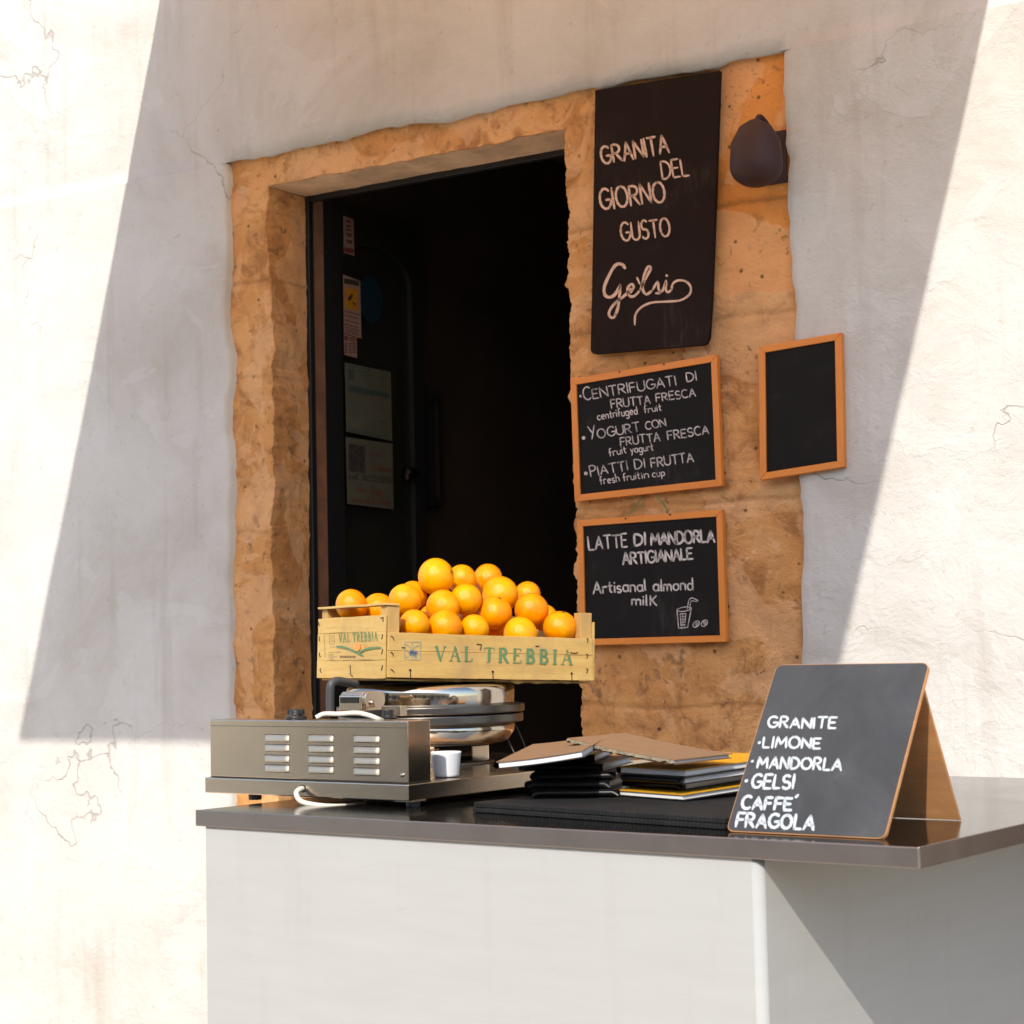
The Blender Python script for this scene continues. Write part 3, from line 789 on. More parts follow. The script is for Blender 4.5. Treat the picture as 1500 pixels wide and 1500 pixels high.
# a picture hanging deeper inside
p0, p1 = ondoor(627, 575, XD - .03), ondoor(646, 742, XD - .03)
e = empty('framed_picture', Vector((XD - .045, p0.y, p1.z))); mi = Matrix.Translation(-e.matrix_world.translation)
bm = bmesh.new()
for q in ((p0.y, p1.z, p0.y + .02, p0.z), (p1.y - .02, p1.z, p1.y, p0.z), (p0.y + .02, p1.z, p1.y - .02, p1.z + .02), (p0.y + .02, p0.z - .02, p1.y - .02, p0.z)):
    box(bm, XD - .045, q[0], q[1], XD - .02, q[2], q[3], mi)
make('frame', bm, BLACKP, e)
bm = bmesh.new(); box(bm, XD - .044, p0.y + .02, p1.z + .02, XD - .03, p1.y - .02, p0.z - .02, mi)
make('print', bm, simple('dark_print_mat', (.05, .045, .04), .5, scale=6, var=.5), e)
tag(e, 'narrow dark framed picture on the inner wall behind the glass door', 'picture')

# awning over the front (above the frame): shades the wall, lets the sun onto the counter
aw = empty('awning', Vector((-2.2, D, 3.75)))
tag(aw, 'ochre canvas awning fixed high on the facade, out over the counter', 'awning')
AW0 = onwall(300, 231).x + 2.2 - .05; AW1 = onwall(1190, 1100).x + 2.2 + .74
AP = 2.4; AH = EYE.z + .815 * AP - .235
bm = bmesh.new()
def fAw(i, j):
    s = j / 12
    return Vector((AW0 + (AW1 - AW0) * i / 30, -.02 - AP * s, (3.80 - 3.75) * (1 - s) + (AH - 3.75) * s - .05 * math.sin(math.pi * s)))
grid(bm, 30, 12, fAw)
r_ = bmesh.ops.solidify(bm, geom=bm.faces[:], thickness=.002)
make('canvas', bm, awning_mat(), aw, smooth=True)
bm = bmesh.new(); tube(bm, [(AW0, -AP + .012, AH - 3.75 - .016), (AW1, -AP + .012, AH - 3.75 - .016)], .014, 12, smooth=False)
make('front_bar', bm, simple('white_metal', (.7, .7, .68), .4), aw, smooth=True)

# brown door added out of view to darken the steel box's side reflection
nd = empty('added_dark_door', Vector((-.35, D - .012, .02)))
tag(nd, 'added unseen dark brown panelled door that darkens the reflection in the steel box', 'door')
DBR = wood_mat('added_door_wood', (.035, .016, .008), (.06, .03, .015), along='Z', rough=.5)
bm = bmesh.new(); box(bm, -.52, -.03, 0, .95, .01, 2.3); make('leaf', bm, DBR, nd, bevel=.004)
for x0 in (-.44, .28):
    for z0, z1 in ((.15, .95), (1.1, 2.15)):
        bm = bmesh.new(); box(bm, x0, -.045, z0, x0 + .58, -.031, z1); make('panel', bm, DBR, nd, bevel=.008)
# building across the street: closes the view in the polished metal
ob = empty('facing_building', Vector((0, -6.2, 0)))
tag(ob, 'low pale stone house with shuttered windows across the street', 'building')
bm = bmesh.new(); box(bm, -14, -.6, 0, 14, 0, 3.7)
make('wall', bm, simple('pale_stone', (.62, .50, .37), .9, scale=1.5, var=.2, bump=.4, bscale=12, bd=.02), ob)
SHUT = simple('shutter_green', (.05, .07, .05), .5)
for k in range(-5, 6):
    x = k * 2.4
    bm = bmesh.new(); box(bm, x + .85, .003, 1.1, x + 1.55, .05, 2.3); make('shutter', bm, SHUT, ob, bevel=.01)
    bm = bmesh.new(); box(bm, x - .6, .003, .05, x + .6, .05, 2.4); make('door', bm, simple('door_brown', (.08, .045, .025), .5), ob, bevel=.01)
bm = bmesh.new(); box(bm, -14.1, -.65, 3.701, 14.1, .12, 3.85); make('cornice', bm, LIME, ob)

# ================================================================== counter
cnt = empty('counter', Vector((0, 0, 0)))
pA, pB = onz(600, 1203, ZC), onz(1127, 1230.5, ZC)
AX2 = (pB - pA).normalized(); NX2 = Vector((-AX2.y, AX2.x, 0))
if NX2.y < 0: NX2 = -NX2
AX, NX = AX2, NX2
xa, xb = (onplane(286, 1190, pA, NX) - pA).dot(AX), (onplane(1345, 1240, pA, NX) - pA).dot(AX)
CM = frame(Vector((pA.x, pA.y, 0)), AX, NX, ZV)
cnt.matrix_world = CM
tag(cnt, 'white fronted counter with a glossy black top and brown metal edge', 'counter')
TR = .029
bm = bmesh.new(); poly = [(xa, .004), (xb, .004), (xb, 1.30), (xa, 1.30)]
box(bm, xa + .004, .004, ZC - TR + .002, xb - .004, 1.25, ZC)
make('countertop', bm, top_mat(), cnt, bevel=.0)
EDGE = steel_mat('edge_metal', (.36, .315, .285), .36, (2, 2, 90), .08)
bm = bmesh.new(); box(bm, xa, 0, ZC - TR, xb, .0035, ZC + .0006)
make('edge_trim', bm, EDGE, cnt, bevel=.0017, seg=3)
bm = bmesh.new(); box(bm, xb - .0035, .0036, ZC - TR, xb, 1.25, ZC + .0005)
make('edge_trim', bm, EDGE, cnt, bevel=.0012)
# body with a rounded right corner
rc = .014
xc = (onplane(1098, 1290, pA, NX) - pA).dot(AX) + rc
pol = [(xa + .02, .007), (xc - rc, .007)] + [(xc - rc + rc * math.sin(a), .007 + rc - rc * math.cos(a)) for a in [math.pi / 2 * i / 14 for i in range(1, 15)]] + [(xc, 1.2), (xa + .02, 1.2)]
bm = bmesh.new()
lo = [bm.verts.new((x, y, .0)) for x, y in pol]; hi = [bm.verts.new((x, y, ZC - TR - .0005)) for x, y in pol]
bm.faces.new(lo[::-1]); bm.faces.new(hi)
for i in range(len(pol)):
    f = bm.faces.new((lo[i], lo[(i + 1) % len(pol)], hi[(i + 1) % len(pol)], hi[i])); f.smooth = 1 <= i <= 14
def white_mat():
    t = NT('white_panel'); v = t.coord()
    f = t.noise(t.coord((1, 1, 8)), 5, 6, .6, .3)
    c = t.ramp(f, [(.3, (.372, .372, .357)), (.7, (.392, .392, .378))])
    sc = t.ramp(t.noise(t.coord((5, 5, 42)), 2.4, 5, .7, .6), [(.67, (0, 0, 0)), (.72, (1, 1, 1))])
    c = t.mix(t.math('MULTIPLY', sc, .22), c, (.20, .185, .165))
    gr = t.ramp(t.noise(t.coord((14, 14, 1.2)), 1.5, 6, .65), [(.55, (0, 0, 0)), (.75, (1, 1, 1))])
    c = t.mix(t.math('MULTIPLY', gr, .14), c, (.27, .25, .215))
    t.col(c); t.set(Roughness=.8); t.b.inputs['Specular IOR Level'].default_value = .15
    t.bump(t.noise(v, 9, 4), .08, .004)
    return t.m
make('front_panel', bm, white_mat(), cnt)

# rubber mat, two layers
q = [onz(692, 1190, ZC), onz(1061, 1216, ZC)]
ma = (q[1] - q[0]).normalized(); mb = Vector((-ma.y, ma.x, 0)); mb = mb if mb.y > 0 else -mb
mat_o = empty('rubber_mat', q[0], frame(q[0], ma, mb, ZV))
tag(mat_o, 'black ribbed rubber bar mat lying on the glossy counter', 'mat')
def ribmat():
    t = NT('black_rubber'); v = t.coord((1, 1, 1))
    t.col(t.ramp(t.noise(v, 25, 5), [(.3, (.008, .008, .008)), (.7, (.016, .0155, .015))])); t.set(Roughness=.8); t.b.inputs['Specular IOR Level'].default_value = .25
    wv = t.t.nodes.new('ShaderNodeTexWave'); wv.inputs['Scale'].default_value = 38; t.l(v, wv.inputs[0])
    b = t.bump(wv.outputs[1], .5, .002); t.bump(t.noise(v, 400, 2), .3, .001, b)
    return t.m
RUB = ribmat()
ml = (q[1] - q[0]).length
for z0, z1 in ((.0005, .0085), (.0092, .0180)):
    bm = bmesh.new(); box(bm, 0 if z0 < .001 else .002, 0 if z0 < .001 else .0015, z0, ml, .46, z1)
    make('mat_layer', bm, RUB, mat_o, bevel=.0015)

# ================================================================== crepe / waffle machine
zt_tray = EYE.z - .2405
pc = onz(598, 1149.5, zt_tray)                                     # front right top corner of the tray
TM = frame(Vector((pc.x, pc.y, ZC)), AX, NX, ZV)
mach = empty('waffle_iron', None, TM)
tag(mach, 'stainless steel waffle iron with louvred control box and round hinged lid', 'waffle iron')
TI = TM.inverted()
BRUSH = steel_mat('brushed_steel', (.72, .60, .46), .22, (3, 3, 120), .06)
CHROME = steel_mat('polished_steel', (.56, .50, .42), .10, None, .04)
RINGM = steel_mat('cast_plate', (.135, .125, .115), .34, None, .08)
BLKP = simple('black_plastic', (.015, .015, .015), .4)
ht = zt_tray - ZC
xl_t = (onplane(300, 1160, pc, NX) - pc).dot(AX)
DT = .86
bm = bmesh.new()
prof = [(0, .012), (0, ht), (DT, ht), (DT, .012)]
box(bm, xl_t, 0, .0125, 0, DT, ht)
make('tray', bm, BRUSH, mach, bevel=.002, seg=3)
# feet
foot = None
for x, y in ((-.015, .03), (xl_t + .11, .03), (-.015, DT - .05), (xl_t + .05, DT - .05)):
    bm = bmesh.new(); lathe(bm, [(.012, 0), (.013, .002), (.013, .0124)], (x, y, 0), 20); make('foot', bm, BLKP, mach, smooth=False)
bm = bmesh.new(); box(bm, -.045, .012, .0095, .0, .05, .0122); make('foot_plate', bm, BRUSH, mach, bevel=.0008)
# control box
bd = .064; hb = (TI @ onplane(595, 1056.5, pc + NX * .003, NX)).z
bx = empty('control_box', Vector((0, 0, 0))); bx.parent = mach; bx.matrix_parent_inverse = Matrix.Identity(4)
bx_l = xl_t + .012
bm = bmesh.new(); box(bm, bx_l, .004, ht + .0022, -.003, .004 + bd, hb)
cb = make('housing', bm, BRUSH, mach, bevel=.0018, seg=3)
bpy.data.objects.remove(bx)
bm = bmesh.new(); box(bm, bx_l + .004, .003, hb - .0125, -.006, .0039, hb - .0118); make('lid_seam', bm, BLKP, cb)
bm = bmesh.new(); box(bm, bx_l, .0055, ht + .0004, -.004, .006 + bd, ht + .0021); make('base_gap', bm, BLKP, cb)
# louvres: bulged scoops, mouth downward; dark top crease reflection painted as a strip
lzs = {0: (370, 420, 475, 525), 1: (372, 425, 480, 532), 2: (375, 432, 487, 542)}
lxs = {0: (100, 222), 1: (322, 448), 2: (553, 683)}
def fr(zx, zy): return TI @ onplane(360 + zx / 3.488, 970 + zy / 3.488, pc + NX * .004, NX)
LOUV = steel_mat('louvre_steel', (.60, .50, .375), .44, None, .08)
BLKH = simple('painted_recess_dark', (.01, .009, .008), .9)  # flat black painted for the dark of slots, mouths and creases
for c in range(3):
    for y_ in lzs[c]:
        a = fr(lxs[c][0], y_ + 36); b = fr(lxs[c][1], y_)
        x0, x1, z0, z1 = a.x, b.x, a.z, b.z
        bm = bmesh.new(); n, m = 16, 8; V = []
        for j in range(m + 1):
            s = j / m; row = []
            for i in range(n + 1):
                u = i / n; e = min(1, 1 - abs(2 * u - 1) ** 8)
                out = .0046 * math.cos(s * math.pi / 2) ** .7 * e ** .6
                row.append(bm.verts.new((x0 + (x1 - x0) * u, .0036 - out, z0 + (z1 - z0) * (.08 + .88 * s))))
            V.append(row)
        lip = [bm.verts.new((v_.co.x, .0042, z0)) for v_ in V[0]]
        for j in range(m):
            for i in range(n):
                f = bm.faces.new((V[j][i], V[j][i + 1], V[j + 1][i + 1], V[j + 1][i])); f.smooth = True
        for i in range(n):
            f = bm.faces.new((V[0][i], V[0][i + 1], lip[i + 1], lip[i])); f.material_index = 1
        box(bm, x0 - .0008, .0034, z1 - .0016, x1 + .0008, .0039, z1 + .0002, mi=1)
        make('louvre', bm, [LOUV, BLKH], cb)
s_ = fr(802, 577); bm = bmesh.new(); lathe(bm, [(.0042, .0038), (.0042, .002), (.003, .0006)], (s_.x, 0, s_.z), 16, 'Y'); make('screw', bm, CHROME, cb, smooth=True)
# knob on the box top, far left
k_ = TI @ at(402, 1047, 3.52); bm = bmesh.new()
lathe(bm, [(.0, .0), (.021, .0), (.021, .006), (.012, .010), (.011, .0175), (.004, .020), (0, .0205)], (k_.x, .035, hb), 28, cap=False)
box(bm, k_.x - .02, .031, hb + .010, k_.x + .02, .039, hb + .0195)
make('knob', bm, BLKP, cb, smooth=False, bevel=.001)
# iron body
ic = TI @ at(632, 1100, 3.97); ic.z = 0
zz = lambda z: z + .283
RX = .200
ci = empty('tmp', Vector((0, 0, 0))); bpy.data.objects.remove(ci)
bm = bmesh.new()
lathe(bm, [(.118, zz(-.2035)), (.150, zz(-.201)), (.170, zz(-.190)), (.179, zz(-.172)), (.181, zz(-.152)), (.12, zz(-.151))], ic, 72, cap=False)
make('lower_shell', bm, CHROME, mach, smooth=True)
bm = bmesh.new(); lathe(bm, [(.15, zz(-.154)), (RX - .004, zz(-.154)), (RX - .002, zz(-.152)), (RX - .002, zz(-.1365)), (RX - .004, zz(-.135)), (.15, zz(-.135))], ic, 96, cap=False)
lp = make('lower_plate', bm, RINGM, mach, bevel=.0015)
bm = bmesh.new(); lathe(bm, [(.15, zz(-.1325)), (RX - .001, zz(-.1325)), (RX + .001, zz(-.131)), (RX + .001, zz(-.117)), (RX - .001, zz(-.1155)), (.15, zz(-.1155))], ic, 96, cap=False)
make('upper_plate', bm, RINGM, mach, bevel=.0015)
bm = bmesh.new(); lathe(bm, [(.1795, zz(-.1153)), (.1808, zz(-.100)), (.1808, zz(-.086)), (.1785, zz(-.0775)), (.172, zz(-.0732)), (.155, zz(-.0712)), (.0, zz(-.0700))], ic, 96, cap=False)
make('lid', bm, CHROME, mach, smooth=True)
bm = bmesh.new()
for a in range(4):
    an = math.radians(38 + 90 * a); box(bm, -.018, -.012, ht + .003, .018, .012, zz(-.2028), Matrix.Translation(ic) @ Matrix.Rotation(an, 4, 'Z') @ Matrix.Translation((.105, 0, 0)))
make('leg', bm, BRUSH, mach, bevel=.002)
bm = bmesh.new(); lathe(bm, [(.0, ht + .0005), (.135, ht + .0005), (.135, ht + .004), (.12, ht + .008), (.10, ht + .0085)], ic, 64, cap=False)
make('base_ring', bm, RINGM, mach, smooth=True)
# hinge block, front left of the lid
def mp(px, py, d): return TI @ at(px, py, d)
h0 = mp(497, 1041, 3.66); h1 = mp(545, 1041, 3.60)
hz1 = mp(520, 1010.5, 3.62).z; hz0 = mp(520, 1042, 3.62).z
hz1 = min(hz1, zz(-.078))
bm = bmesh.new()
pr = [(0, hz0), (.062, hz0), (.062, hz1 - .012), (.052, hz1), (.010, hz1), (0, hz1 - .008)]
va = [bm.verts.new((h0.x, h0.y + y, z)) for y, z in pr]; vb = [bm.verts.new((h0.x + .058, h0.y + y, z)) for y, z in pr]
bm.faces.new(va); bm.faces.new(vb[::-1])
for i in range(6): bm.faces.new((va[i], vb[i], vb[(i + 1) % 6], va[(i + 1) % 6]))
hb_ = make('hinge', bm, BRUSH, mach, bevel=.0018)
bm = bmesh.new(); box(bm, h0.x + .004, h0.y - .0012, hz1 - .022, h0.x + .052, h0.y - .0003, hz1 - .0105); make('hinge_slot', bm, BLKH, hb_)
bm = bmesh.new(); prism(bm, rrect(h0.y + .001, hz0 + .006, h0.y + .060, hz1 - .0005, .012), h0.x + .0585, h0.x + .068)
for v_ in bm.verts: v_.co = Vector((v_.co.y, v_.co.x, v_.co.z))
make('hinge_cheek', bm, BRUSH, hb_, bevel=.001)
bm = bmesh.new(); lathe(bm, [(.006, .0682), (.006, .0715), (.003, .0735)], (h0.x, h0.y + .02, (hz0 + hz1) / 2 - .003), 16, 'X'); make('screw', bm, CHROME, hb_, smooth=True)
# small clip and foot behind the box
a = mp(573, 1046, 3.62)
bm = bmesh.new(); box(bm, a.x - .022, a.y, a.z - .004, a.x + .024, a.y + .02, a.z + .016); make('bracket', bm, BRUSH, mach, bevel=.001)
bm = bmesh.new(); lathe(bm, [(.017, 0), (.020, .003), (.011, .006), (.011, .018), (.0, .018)], (a.x + .018, a.y - .03, hb - .004), 24, cap=False); make('knob', bm, BLKP, mach, smooth=False, bevel=.001)
# cables
CABW = simple('white_cable', (.62, .57, .48), .45, var=.05, bump=0)
bm = bmesh.new(); tube(bm, [mp(463, 1051.5, 3.50), mp(475, 1046, 3.50), mp(497, 1046, 3.48), mp(522, 1044.5, 3.46), mp(540, 1048, 3.45), mp(553, 1053, 3.44), mp(560, 1056, 3.46)], .0048, 12)
make('cable', bm, CABW, mach, smooth=True)
e0 = fr(300, 645)
bm = bmesh.new(); tube(bm, [Vector((e0.x, .012, e0.z)), Vector((e0.x - .0005, -.008, e0.z - .001)), fr(300, 668) + Vector((0, -.022, 0)), fr(340, 705) + Vector((0, -.030, 0)), fr(400, 725) + Vector((0, -.024, 0)), fr(470, 738) + Vector((0, .0, 0)), fr(520, 740) + Vector((0, .05, 0))], .0052, 12)
make('cable', bm, CABW, mach, smooth=True)
bm = bmesh.new(); lathe(bm, [(.0075, -.0006), (.0075, .001)], (e0.x, 0, e0.z), 18, 'Y'); make('cable_hole', bm, BLKH, mach)
bm = bmesh.new(); tube(bm, [mp(484, 1046, 3.74), mp(483.5, 1022, 3.74), mp(485, 1003, 3.74), mp(493, 997.5, 3.75), mp(506, 999, 3.77), mp(522, 1003, 3.80)], .0085, 14)
make('hose', bm, simple('grey_hose', (.05, .05, .052), .5), mach, smooth=True)
bm = bmesh.new(); tube(bm, [mp(633, 1101, 3.62), mp(640, 1104, 3.60), mp(652, 1108, 3.6)], .0022, 8); make('wire', bm, CABW, mach, smooth=True)
bm = bmesh.new()
tube(bm, [mp(744, 1084, 3.95), mp(752, 1100, 3.90), mp(760, 1118, 3.86)], .0013, 8)
tube(bm, [mp(752, 1056, 4.05), mp(763, 1078, 4.02), mp(775, 1110, 3.98)], .0013, 8)
make('wire', bm, simple('grey_wire', (.10, .095, .085), .5, bump=0), mach, smooth=True)

# cup on the tray
cp = onz(654, 1137.5, zt_tray + .0012); cu = empty('cup', cp)
bm = bmesh.new(); lathe(bm, [(0, .003), (.021, .003), (.0225, .0), (.0235, .0005), (.0245, .004), (.0285, .043), (.0292, .0455), (.0285, .047), (.0272, .0455), (.0262, .040), (.022, .006), (0, .005)], (0, 0, 0), 48, cap=False)
make('body', bm, simple('white_cup', (.80, .80, .79), .35, var=.02, bump=0), cu, smooth=True)
tag(cu, 'small white cup on the steel tray behind the control box', 'cup')

# ================================================================== crate of oranges
c0 = at(566.5, 992.5, 3.75)
ca = math.radians(31)
fx = R0 * math.cos(ca) + H * math.sin(ca); fy = -R0 * math.sin(ca) + H * math.cos(ca)
fx = (fx - ZV * .0405).normalized(); ez = fx.cross(fy).normalized(); 
KM = frame(c0, fx, fy, ez); KI = KM.inverted()
crate = empty('fruit_crate', None, KM)
tag(crate, 'printed wooden crate heaped with oranges on the waffle iron', 'crate')
L, W = .50, .325
WD1 = wood_mat('crate_wood', (.44, .255, .062), (.60, .395, .132), along='X', dirt=.6)
WD2 = wood_mat('crate_wood_end', (.46, .285, .070), (.59, .40, .140), along='Y', dirt=.5)
WD3 = wood_mat('crate_post_wood', (.40, .225, .060), (.52, .325, .110), along='Z')
def local(px, py, n, p): return KI @ onplane(px, py, KM @ Vector(p), (KM.to_3x3() @ Vector(n)))
hf = local(567, 926.5, (0, 1, 0), (0, 0, 0)).z                       # front panel height
he = local(565, 901, (1, 0, 0), (0, 0, 0)).z                         # end panel height
hp = he + .0195
sp_ = hf * .60
bm = wbox(.001, 0, 0, L, .005, sp_ - .0006, (10, 1, 3), .0010, 1); b2 = wbox(.001, 0, sp_, L - .001, .005, hf, (10, 1, 3), .0010, 2)
tmp = bpy.data.meshes.new('t'); b2.to_mesh(tmp); b2.free(); bm.from_mesh(tmp)
frontp = make('front_panel', bm, WD1, crate, bevel=.0007)
def slats(x0, x1, y0, y1, zl, mat, name, seed, n):
    bm = bmesh.new()
    for i, (a, b) in enumerate(zl):
        q_ = wbox(x0, y0, a, x1, y1, b, n, .0010, seed + i); t_ = bpy.data.meshes.new('t'); q_.to_mesh(t_); q_.free(); bm.from_mesh(t_)
    return make(name, bm, mat, crate, bevel=.0007)
endp = slats(-.0055, -.0005, .003, W - .002, [(-.002, he * .28 - .0005), (he * .28, he * .74 - .0005), (he * .74, he)], WD2, 'end_panel', 11, (1, 8, 2))
slats(L + .0005, L + .0055, .003, W - .002, [(0, he * .3), (he * .302, he * .74), (he * .742, he)], WD2, 'end_panel', 21, (1, 8, 2))
slats(.001, L - .001, W - .005, W, [(0, hf * .5), (hf * .503, hf)], WD1, 'back_panel', 31, (8, 1, 2))
slats(.004, L - .004, .008, W - .008, [(-.006, -.002)], WD1, 'floor', 41, (10, 6, 1))
PW = .029
for x0, y0 in ((.0005, .0058), (L - PW - .0005, .0058), (.0005, W - PW - .006), (L - PW - .0005, W - PW - .006)):
    bm = wbox(x0, y0, .0005, x0 + PW, y0 + PW * .9, hp, (1, 1, 5), .0008, x0 * 9 + y0); make('corner_post', bm, WD3, crate, bevel=.0008)
bm = wbox(-.006, .002, hp + .0006, PW * .95, W - .001, hp + .0052, (2, 10, 1), .0014, 51)
make('top_rail', bm, WD2, crate, bevel=.0006)
# splintered underside strip
bm = bmesh.new()
N = 40
for (x0, x1, yy, dep, sd_) in ((.06, .26, .001, .008, 1), (.22, .485, .0005, .010, 2)):
    ra, rb = [], []
    for i in range(N + 1):
        u = i / N; x = x0 + (x1 - x0) * u
        dz = -dep * math.sin(math.pi * u) ** .5 * (.6 + .5 * noise.noise(Vector((x * 40, sd_, 0)))) - .0016
        ra.append(bm.verts.new((x, yy, -.0018))); rb.append(bm.verts.new((x, yy + .004, min(-.002, dz))))
    for i in range(N): bm.faces.new((ra[i], ra[i + 1], rb[i + 1], rb[i]))
bmesh.ops.solidify(bm, geom=bm.faces[:], thickness=.0015)
make('floor_edge', bm, WD1, crate)
# staples and nails
STP = simple('rusty_wire', (.030, .024, .02), .55, .4, bump=0)
def staple(par, pts, r=.0009):
    bm = bmesh.new(); tube(bm, pts, r, 6, smooth=False); make('staple', bm, STP, par)
def onF(px, py): 
    v_ = local(px, py, (0, 1, 0), (0, 0, 0)); v_.y = -.0012; return v_
def onE(px, py):
    v_ = local(px, py, (1, 0, 0), (-.0055, 0, 0)); v_.x = -.0067; return v_
for a, b, c in (((572, 932), (575, 933), (577, 938)), ((572, 955), (575, 957), (576, 961)), ((572, 980), (575, 982), (577, 985)), ((588, 948.5), (592, 948.5), (593, 949)),
                ((698, 943.5), (705, 944), (703, 952)), ((859, 935), (861, 936), (860, 941)), ((858, 958), (861, 959), (859, 964)), ((858, 980), (861, 980), (859, 986)),
                ((784, 946), (786, 946.6), (789, 946)), ((835, 956), (842, 957), (846, 955.6))):
    staple(frontp, [onF(*a), onF(*b), onF(*c)])
for x in (600.5, 721.5, 837):
    dy = (x - 600) * .02
    bm = bmesh.new(); p_, q_ = onF(x, 981.5 + dy), onF(x + .6, 994 + dy)
    tube(bm, [p_, q_], .0008, 6, smooth=False); lathe(bm, [(.0024, -.0016), (.0024, .0002)], (p_.x, 0, p_.z), 10, 'Y'); make('nail', bm, STP, frontp)
for a, b, c in (((467, 911), (467.5, 915), (469, 916.5)), ((468, 932), (468.5, 938), (469, 939)), ((469, 956), (468, 960), (470, 962)), ((470, 979), (469.6, 983), (471.5, 985)),
                ((558, 905.5), (562, 904.5), (561.5, 911)), ((561, 929), (560.5, 934), (559.5, 936)), ((561, 951), (560, 957), (559.6, 958)), ((561, 974), (560, 979), (559.6, 982)), ((513.5, 974), (514, 988), (517, 990.5))):
    staple(endp, [onE(*a), onE(*b), onE(*c)])
# printing
GREEN = chalk_mat('green_ink', (.10, .20, .085), .34, .50, 260, .7); GREYI = chalk_mat('grey_ink', (.22, .22, .13), .36, .54, 300, .8)
SUNI = chalk_mat('orange_ink', (.80, .27, .06), .30, .46, 200, .8); TEAL = chalk_mat('teal_ink', (.16, .30, .27), .36, .52, 260, .8)
def F2(s, t, lift=0):
    v_ = local(s, -t, (0, 1, 0), (0, 0, 0)); v_.y = -.0014 - lift; return v_
def E2(s, t, lift=0):
    v_ = local(s, -t, (1, 0, 0), (-.0055, 0, 0)); v_.x = -.0070 - lift; return v_
bm = bmesh.new()
serif(bm, 'VAL', (636.5, -967.4), (691.5, -968.2), 20.5, F2, .28, .19)
serif(bm, 'TREBBIA', (708, -969.2), (838, -973.4), 20.5, F2, .26, .19)
make('lettering', bm, GREEN, frontp)
bm = bmesh.new(); ln = lambda b_, pts, w_, fn_: ribbon(b_, pts, w_, fn_, smooth=len(pts) > 2, wob=.05)
for pts in ([(592.5, -940), (616, -940.3)], [(616, -940.3), (615.7, -966.5)], [(615.7, -966.5), (592.5, -966)], [(592.5, -966), (592.5, -940)],
            [(593, -943), (599, -947), (603, -953), (604, -966)], [(616, -945), (608, -947), (604.5, -954)], [(603, -940), (604, -950)], [(593, -952), (598, -955), (601, -960)],
            [(593, -962), (598, -962), (602, -957)], [(616, -956), (611, -960), (608, -966)]): ln(bm, pts, .9, lambda s, t: F2(s, t, .0000))
make('emblem', bm, TEAL, frontp)
bm = bmesh.new()
for k in range(16):
    x_ = 600 + random.random() * 10; y_ = -952 - random.random() * 9
    ln(bm, arc(x_, y_, 1.5, 1.5, 0, 350, 8), 1.0, lambda s, t: F2(s, t, .0001))
make('grape_print', bm, chalk_mat('blue_ink', (.10, .17, .28), .3, .5, 260, .8), frontp)
bm = bmesh.new(); serif(bm, 'VAL TREBBIA', (497, -940.6), (554, -938.2), 12.6, E2, .2, .16)
for q_ in ([(494, -947), (505, -948.5), (518, -953), (532, -960.3)],): ribbon(bm, q_, 3.0, lambda s, t: E2(s, t, .0004), wob=.1)
ribbon(bm, [(527, -955.5), (537, -951), (548, -949), (558.5, -948.6)], 3.2, lambda s, t: E2(s, t, .0005), wob=.1)
make('lettering', bm, GREEN, endp)
bm = bmesh.new()
for (x_, y_, rx_, ry_, lf) in ((523.7, -948, 5.2, 5.8, .0002), (533.8, -948.6, 2.4, 3.0, .00025)):
    bm.faces.new([bm.verts.new(E2(x_ + rx_ * math.cos(a), y_ + ry_ * math.sin(a), lf)) for a in [2 * math.pi * i / 24 for i in range(24)]])
make('sun_print', bm, SUNI, endp)
bm = bmesh.new()
for k, (x0, x1, y_) in enumerate(((482, 500, 955.5), (482, 489, 959), (482, 494, 962), (482, 489, 965), (503, 545, 967), (484, 491, 947.6))):
    x_ = x0
    while x_ < x1:
        w_ = random.uniform(.8, 2.4); ln(bm, [(x_, -y_ + .03 * (x_ - x0)), (min(x1, x_ + w_), -y_ + .03 * (x_ - x0))], .9, E2); x_ += w_ + .7
for pts in ([(483, -928), (490, -927.5)], [(490, -927.5), (490, -943.5)], [(490, -943.5), (483.5, -944)], [(483.5, -944), (483, -928)], [(485, -931), (488, -933), (485, -936), (488, -940)], [(475.5, -930), (477, -963)]): ln(bm, pts, .7, E2)
make('small_print', bm, GREYI, endp)
bm = bmesh.new(); x_ = 499.5
while x_ < 523:
    w_ = random.uniform(1.2, 2.2); ln(bm, [(x_, -963.2), (x_, -960.6)], w_ * .6, lambda s, t: E2(s, t, .0002)); x_ += w_ + .5
make('stamp', bm, INKD, endp)

